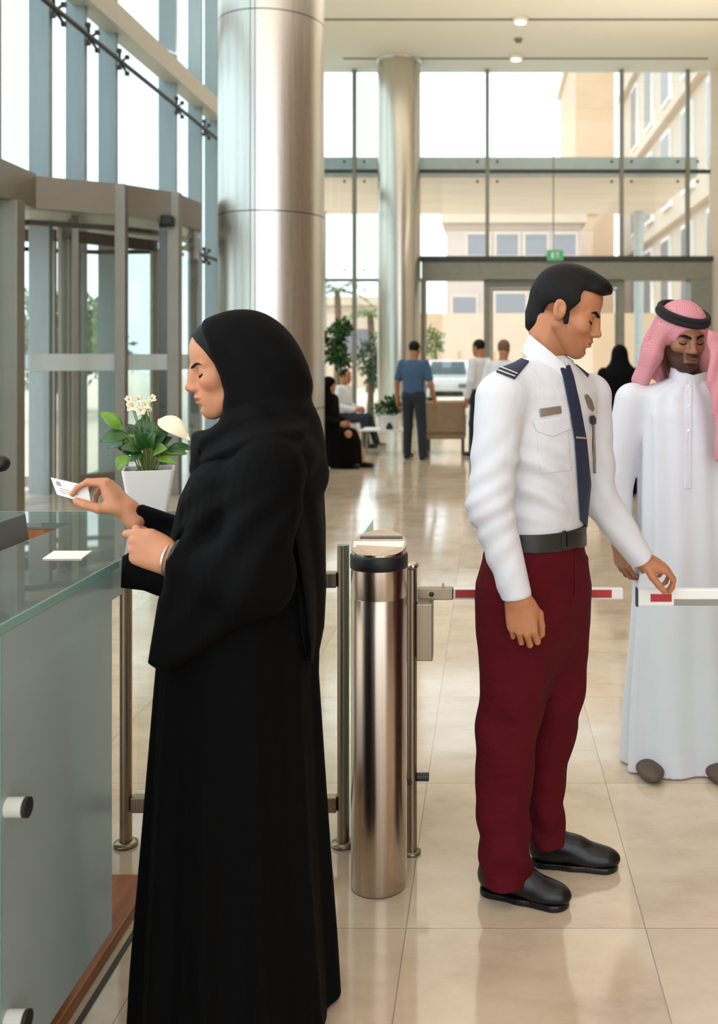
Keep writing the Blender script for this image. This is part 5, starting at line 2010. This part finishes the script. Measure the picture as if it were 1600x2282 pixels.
# ---- people farther back ----------------------------------------------------------
def bystander(label, x, y, H, fwd, top, bottom, hair, skin='skin_g', seated=False, robe=False, legs=((.06, .10), (-.06, -.10)), arms=((.02, .30), (.02, .30)), long_sleeve=False, group=None):
    q = H / 1.75
    t = thing('person', label, 'person', (x, y, 0), group)
    F_ = Frame((x, y, 0), (fwd[0], fwd[1], 0), (0, 0, 1), q)
    P = F_.p
    hz = .50 if seated else .93
    dz = hz - .93
    h = .010
    hd = Frame(P((.03, 0, 1.625 + dz)), (fwd[0], fwd[1], -.1), (0, 0, 1), q)
    B = Solid()
    add_head(B, hd, True, True, 1.0, neck_to=P((0, 0, 1.46 + dz)))
    B.chain([P((0, 0, 1.42 + dz)), P((0, 0, 1.2 + dz)), P((0, 0, hz))], [.08 * q, .09 * q, .085 * q], .03)
    for s, (af, al) in zip((1, -1), arms):
        sh_ = P((0, s * .185, 1.42 + dz))
        el_ = P((af * .3 - .03, s * (.20 + al * .2), 1.13 + dz))
        wr = P((af + (.26 if seated else .02), s * (.10 if seated else .20 + al * .25), (.64 if seated else .88)))
        B.chain([sh_, el_, wr], [.048 * q, .040 * q, .028 * q], .02)
        add_hand(B, wr, unit(wr - el_), F_.R @ np.array((0, s, .3)), s < 0, q)
    kn, an = [], []
    for s, (lf, ll) in zip((1, -1), legs):
        if seated:
            k_, a_ = P((.42, s * .11, .50)), P((.48 + lf, s * .10, .09))
        else:
            k_, a_ = P((lf * .5 + .02, s * .09 + ll * .1, .50)), P((lf, s * .085 + ll * .2, .09))
        kn.append(k_)
        an.append(a_)
        B.chain([P((0, s * .09, hz)), k_, a_], [.07 * q, .05 * q, .04 * q], .03)
    solid_mesh('body', B, h, PM[skin], t, tint=lambda V: face_tint(V, hd))
    if not robe:
        S = Solid()
        S.loft([(P((0, 0, z + dz))[2], P((0, 0, 0))[0], P((0, 0, 0))[1], a * q, b * q) for z, a, b in
                ((.90, .115, .165), (1.1, .115, .16), (1.3, .125, .185), (1.42, .10, .18), (1.48, .07, .09))], fwd, 2.2, .03)
        for s, (af, al) in zip((1, -1), arms):
            sh_, el_ = P((0, s * .185, 1.42 + dz)), P((af * .3 - .03, s * (.20 + al * .2), 1.13 + dz))
            wr = P((af + (.26 if seated else .02), s * (.10 if seated else .20 + al * .25), (.64 if seated else .88)))
            S.chain([sh_, el_ if long_sleeve else sh_ + (el_ - sh_) * .75], [.066 * q, .060 * q], .03)
            if long_sleeve:
                S.chain([el_, el_ + (wr - el_) * .9], [.056 * q, .042 * q], .03)
        solid_mesh('shirt', S, h, PM[top], t)
        T = Solid()
        T.cap(P((0, .06, hz + .02)), P((0, -.06, hz + .02)), .122 * q, .122 * q, .03)
        for s, k_, a_ in zip((1, -1), kn, an):
            T.chain([P((0, s * .09, hz - .02)), k_, a_], [.095 * q, .072 * q, .062 * q], .03)
        solid_mesh('trousers', T, h, PM[bottom], t)
    else:
        R_ = Solid()
        if seated:
            R_.loft([(P((0, 0, z))[2], P((x_, 0, 0))[0], P((x_, 0, 0))[1], a * q, b * q) for z, x_, a, b in
                     ((.02, .30, .26, .24), (.40, .26, .28, .22), (.56, .18, .28, .21), (.64, .04, .15, .19), (.85, 0, .13, .18), (1.0, 0, .10, .17), (1.05, 0, .06, .08))], fwd, 2.2, .05,
                    fold=lambda a, z: .01 * np.sin(9 * a) * np.clip(.6 - z, 0, .5))
        else:
            R_.loft([(P((0, 0, z))[2], x, y, a * q, b * q) for z, a, b in
                     ((.02, .20, .26), (.6, .17, .22), (1.0, .15, .19), (1.3, .14, .20), (1.42, .11, .19), (1.48, .07, .09))], fwd, 2.2, .03, fold=lambda a, z: .012 * np.sin(9 * a) * np.clip(1.0 - z, 0, 1))
        for s, (af, al) in zip((1, -1), arms):
            sh_, el_ = P((0, s * .185, 1.42 + dz)), P((af * .3 - .03, s * (.20 + al * .2), 1.13 + dz))
            wr = P((af + (.26 if seated else .02), s * (.10 if seated else .20 + al * .25), (.64 if seated else .88)))
            R_.chain([sh_, el_, el_ + (wr - el_) * .85], [.075 * q, .08 * q, .065 * q], .04)
        solid_mesh('abaya', R_, h, PM['abaya'], t)
        V_ = Solid()
        V_.ell(hd.p((-.012, 0, .035)), np.array((.115, .095, .105)) * q, hd.R)
        V_.ell(hd.p((-.03, 0, -.06)), np.array((.10, .10, .11)) * q, hd.R, .05)
        V_.ell(P((-.01, 0, 1.42 + dz)), np.array((.13, .20, .13)) * q, F_.R, .08)
        V_.ell(hd.p((.125, 0, -.03)), np.array((.08, .055, .085)) * q, hd.R, .01, 's')
        solid_mesh('hijab', V_, h, PM['hijab'], t)
    if not robe:
        G_ = Solid()
        G_.ell(hd.p((-.014, 0, .046)), np.array((.100, .083, .090)) * q, hd.R)
        G_.op(lambda X, Y, Z: np.minimum(((X - hd.p((.05, 0, 0))[0]) * hd.R[0, 0] + (Y - hd.p((.05, 0, 0))[1]) * hd.R[1, 0]) + 0 * Z,
                                         hd.p((0, 0, .02))[2] - Z + 0 * X + 0 * Y + ((X - hd.o[0]) * hd.R[0, 0] + (Y - hd.o[1]) * hd.R[1, 0]) * .9), (0, 0, 0), (0, 0, 0), 0, 'i')
        solid_mesh('hair', G_, .008, PM[hair], t)
    for a_ in an:
        so = Solid()
        d_ = unit(np.array((fwd[0], fwd[1], 0)))
        c = np.array((a_[0], a_[1], .04))
        so.cap(c - d_ * .04 * q, c + d_ * .15 * q, .042, .036, .02)
        so.op(lambda X, Y, Z: .003 - Z + 0 * X + 0 * Y, (0, 0, 0), (0, 0, 0), 0, 'i')
        solid_mesh('shoe', so, h, PM['shoe'], t)
    return t


bx = (922 - CX) * 14.75 / FPX
bystander('man in blue polo shirt and dark trousers walking with his back turned', bx, 14.75, 1.77, (.35, .94), 'denim', 'dkblue', 'hair', legs=((.10, .35), (.02, -.25)), arms=((.0, .30), (.10, .35)))
bystander('man in pale shirt standing in the distance left of the guard shoulder', (1070 - CX) * 15.2 / FPX, 15.2, 1.80, (-.8, .6), 'pale', 'dkblue', 'hair', long_sleeve=True)
bystander('brown haired man in pale shirt half hidden behind the guard shoulder', (1122 - CX) * 13.2 / FPX, 13.2, 1.76, (.2, .98), 'pale', 'dkblue', 'tanhair', long_sleeve=True)
bystander('woman in black abaya walking away between the guard and robed man', (1381 - CX) * 11.0 / FPX, 11.0, 1.66, (.1, .99), None, None, None, 'skin_w', robe=True, arms=((.05, .3), (.05, .3)))
bystander('woman in black abaya seated beside the steel column', (729 - CX) * 13.8 / FPX, 13.8, 1.66, (.92, -.38), None, None, None, 'skin_w', seated=True, robe=True)
bystander('man in white shirt and dark trousers seated with outstretched feet', (766 - CX) * 16.9 / FPX, 16.9, 1.76, (.95, -.3), 'pale', 'dkblue', 'hair', seated=True, legs=((.08, 0), (-.02, 0)), long_sleeve=True)
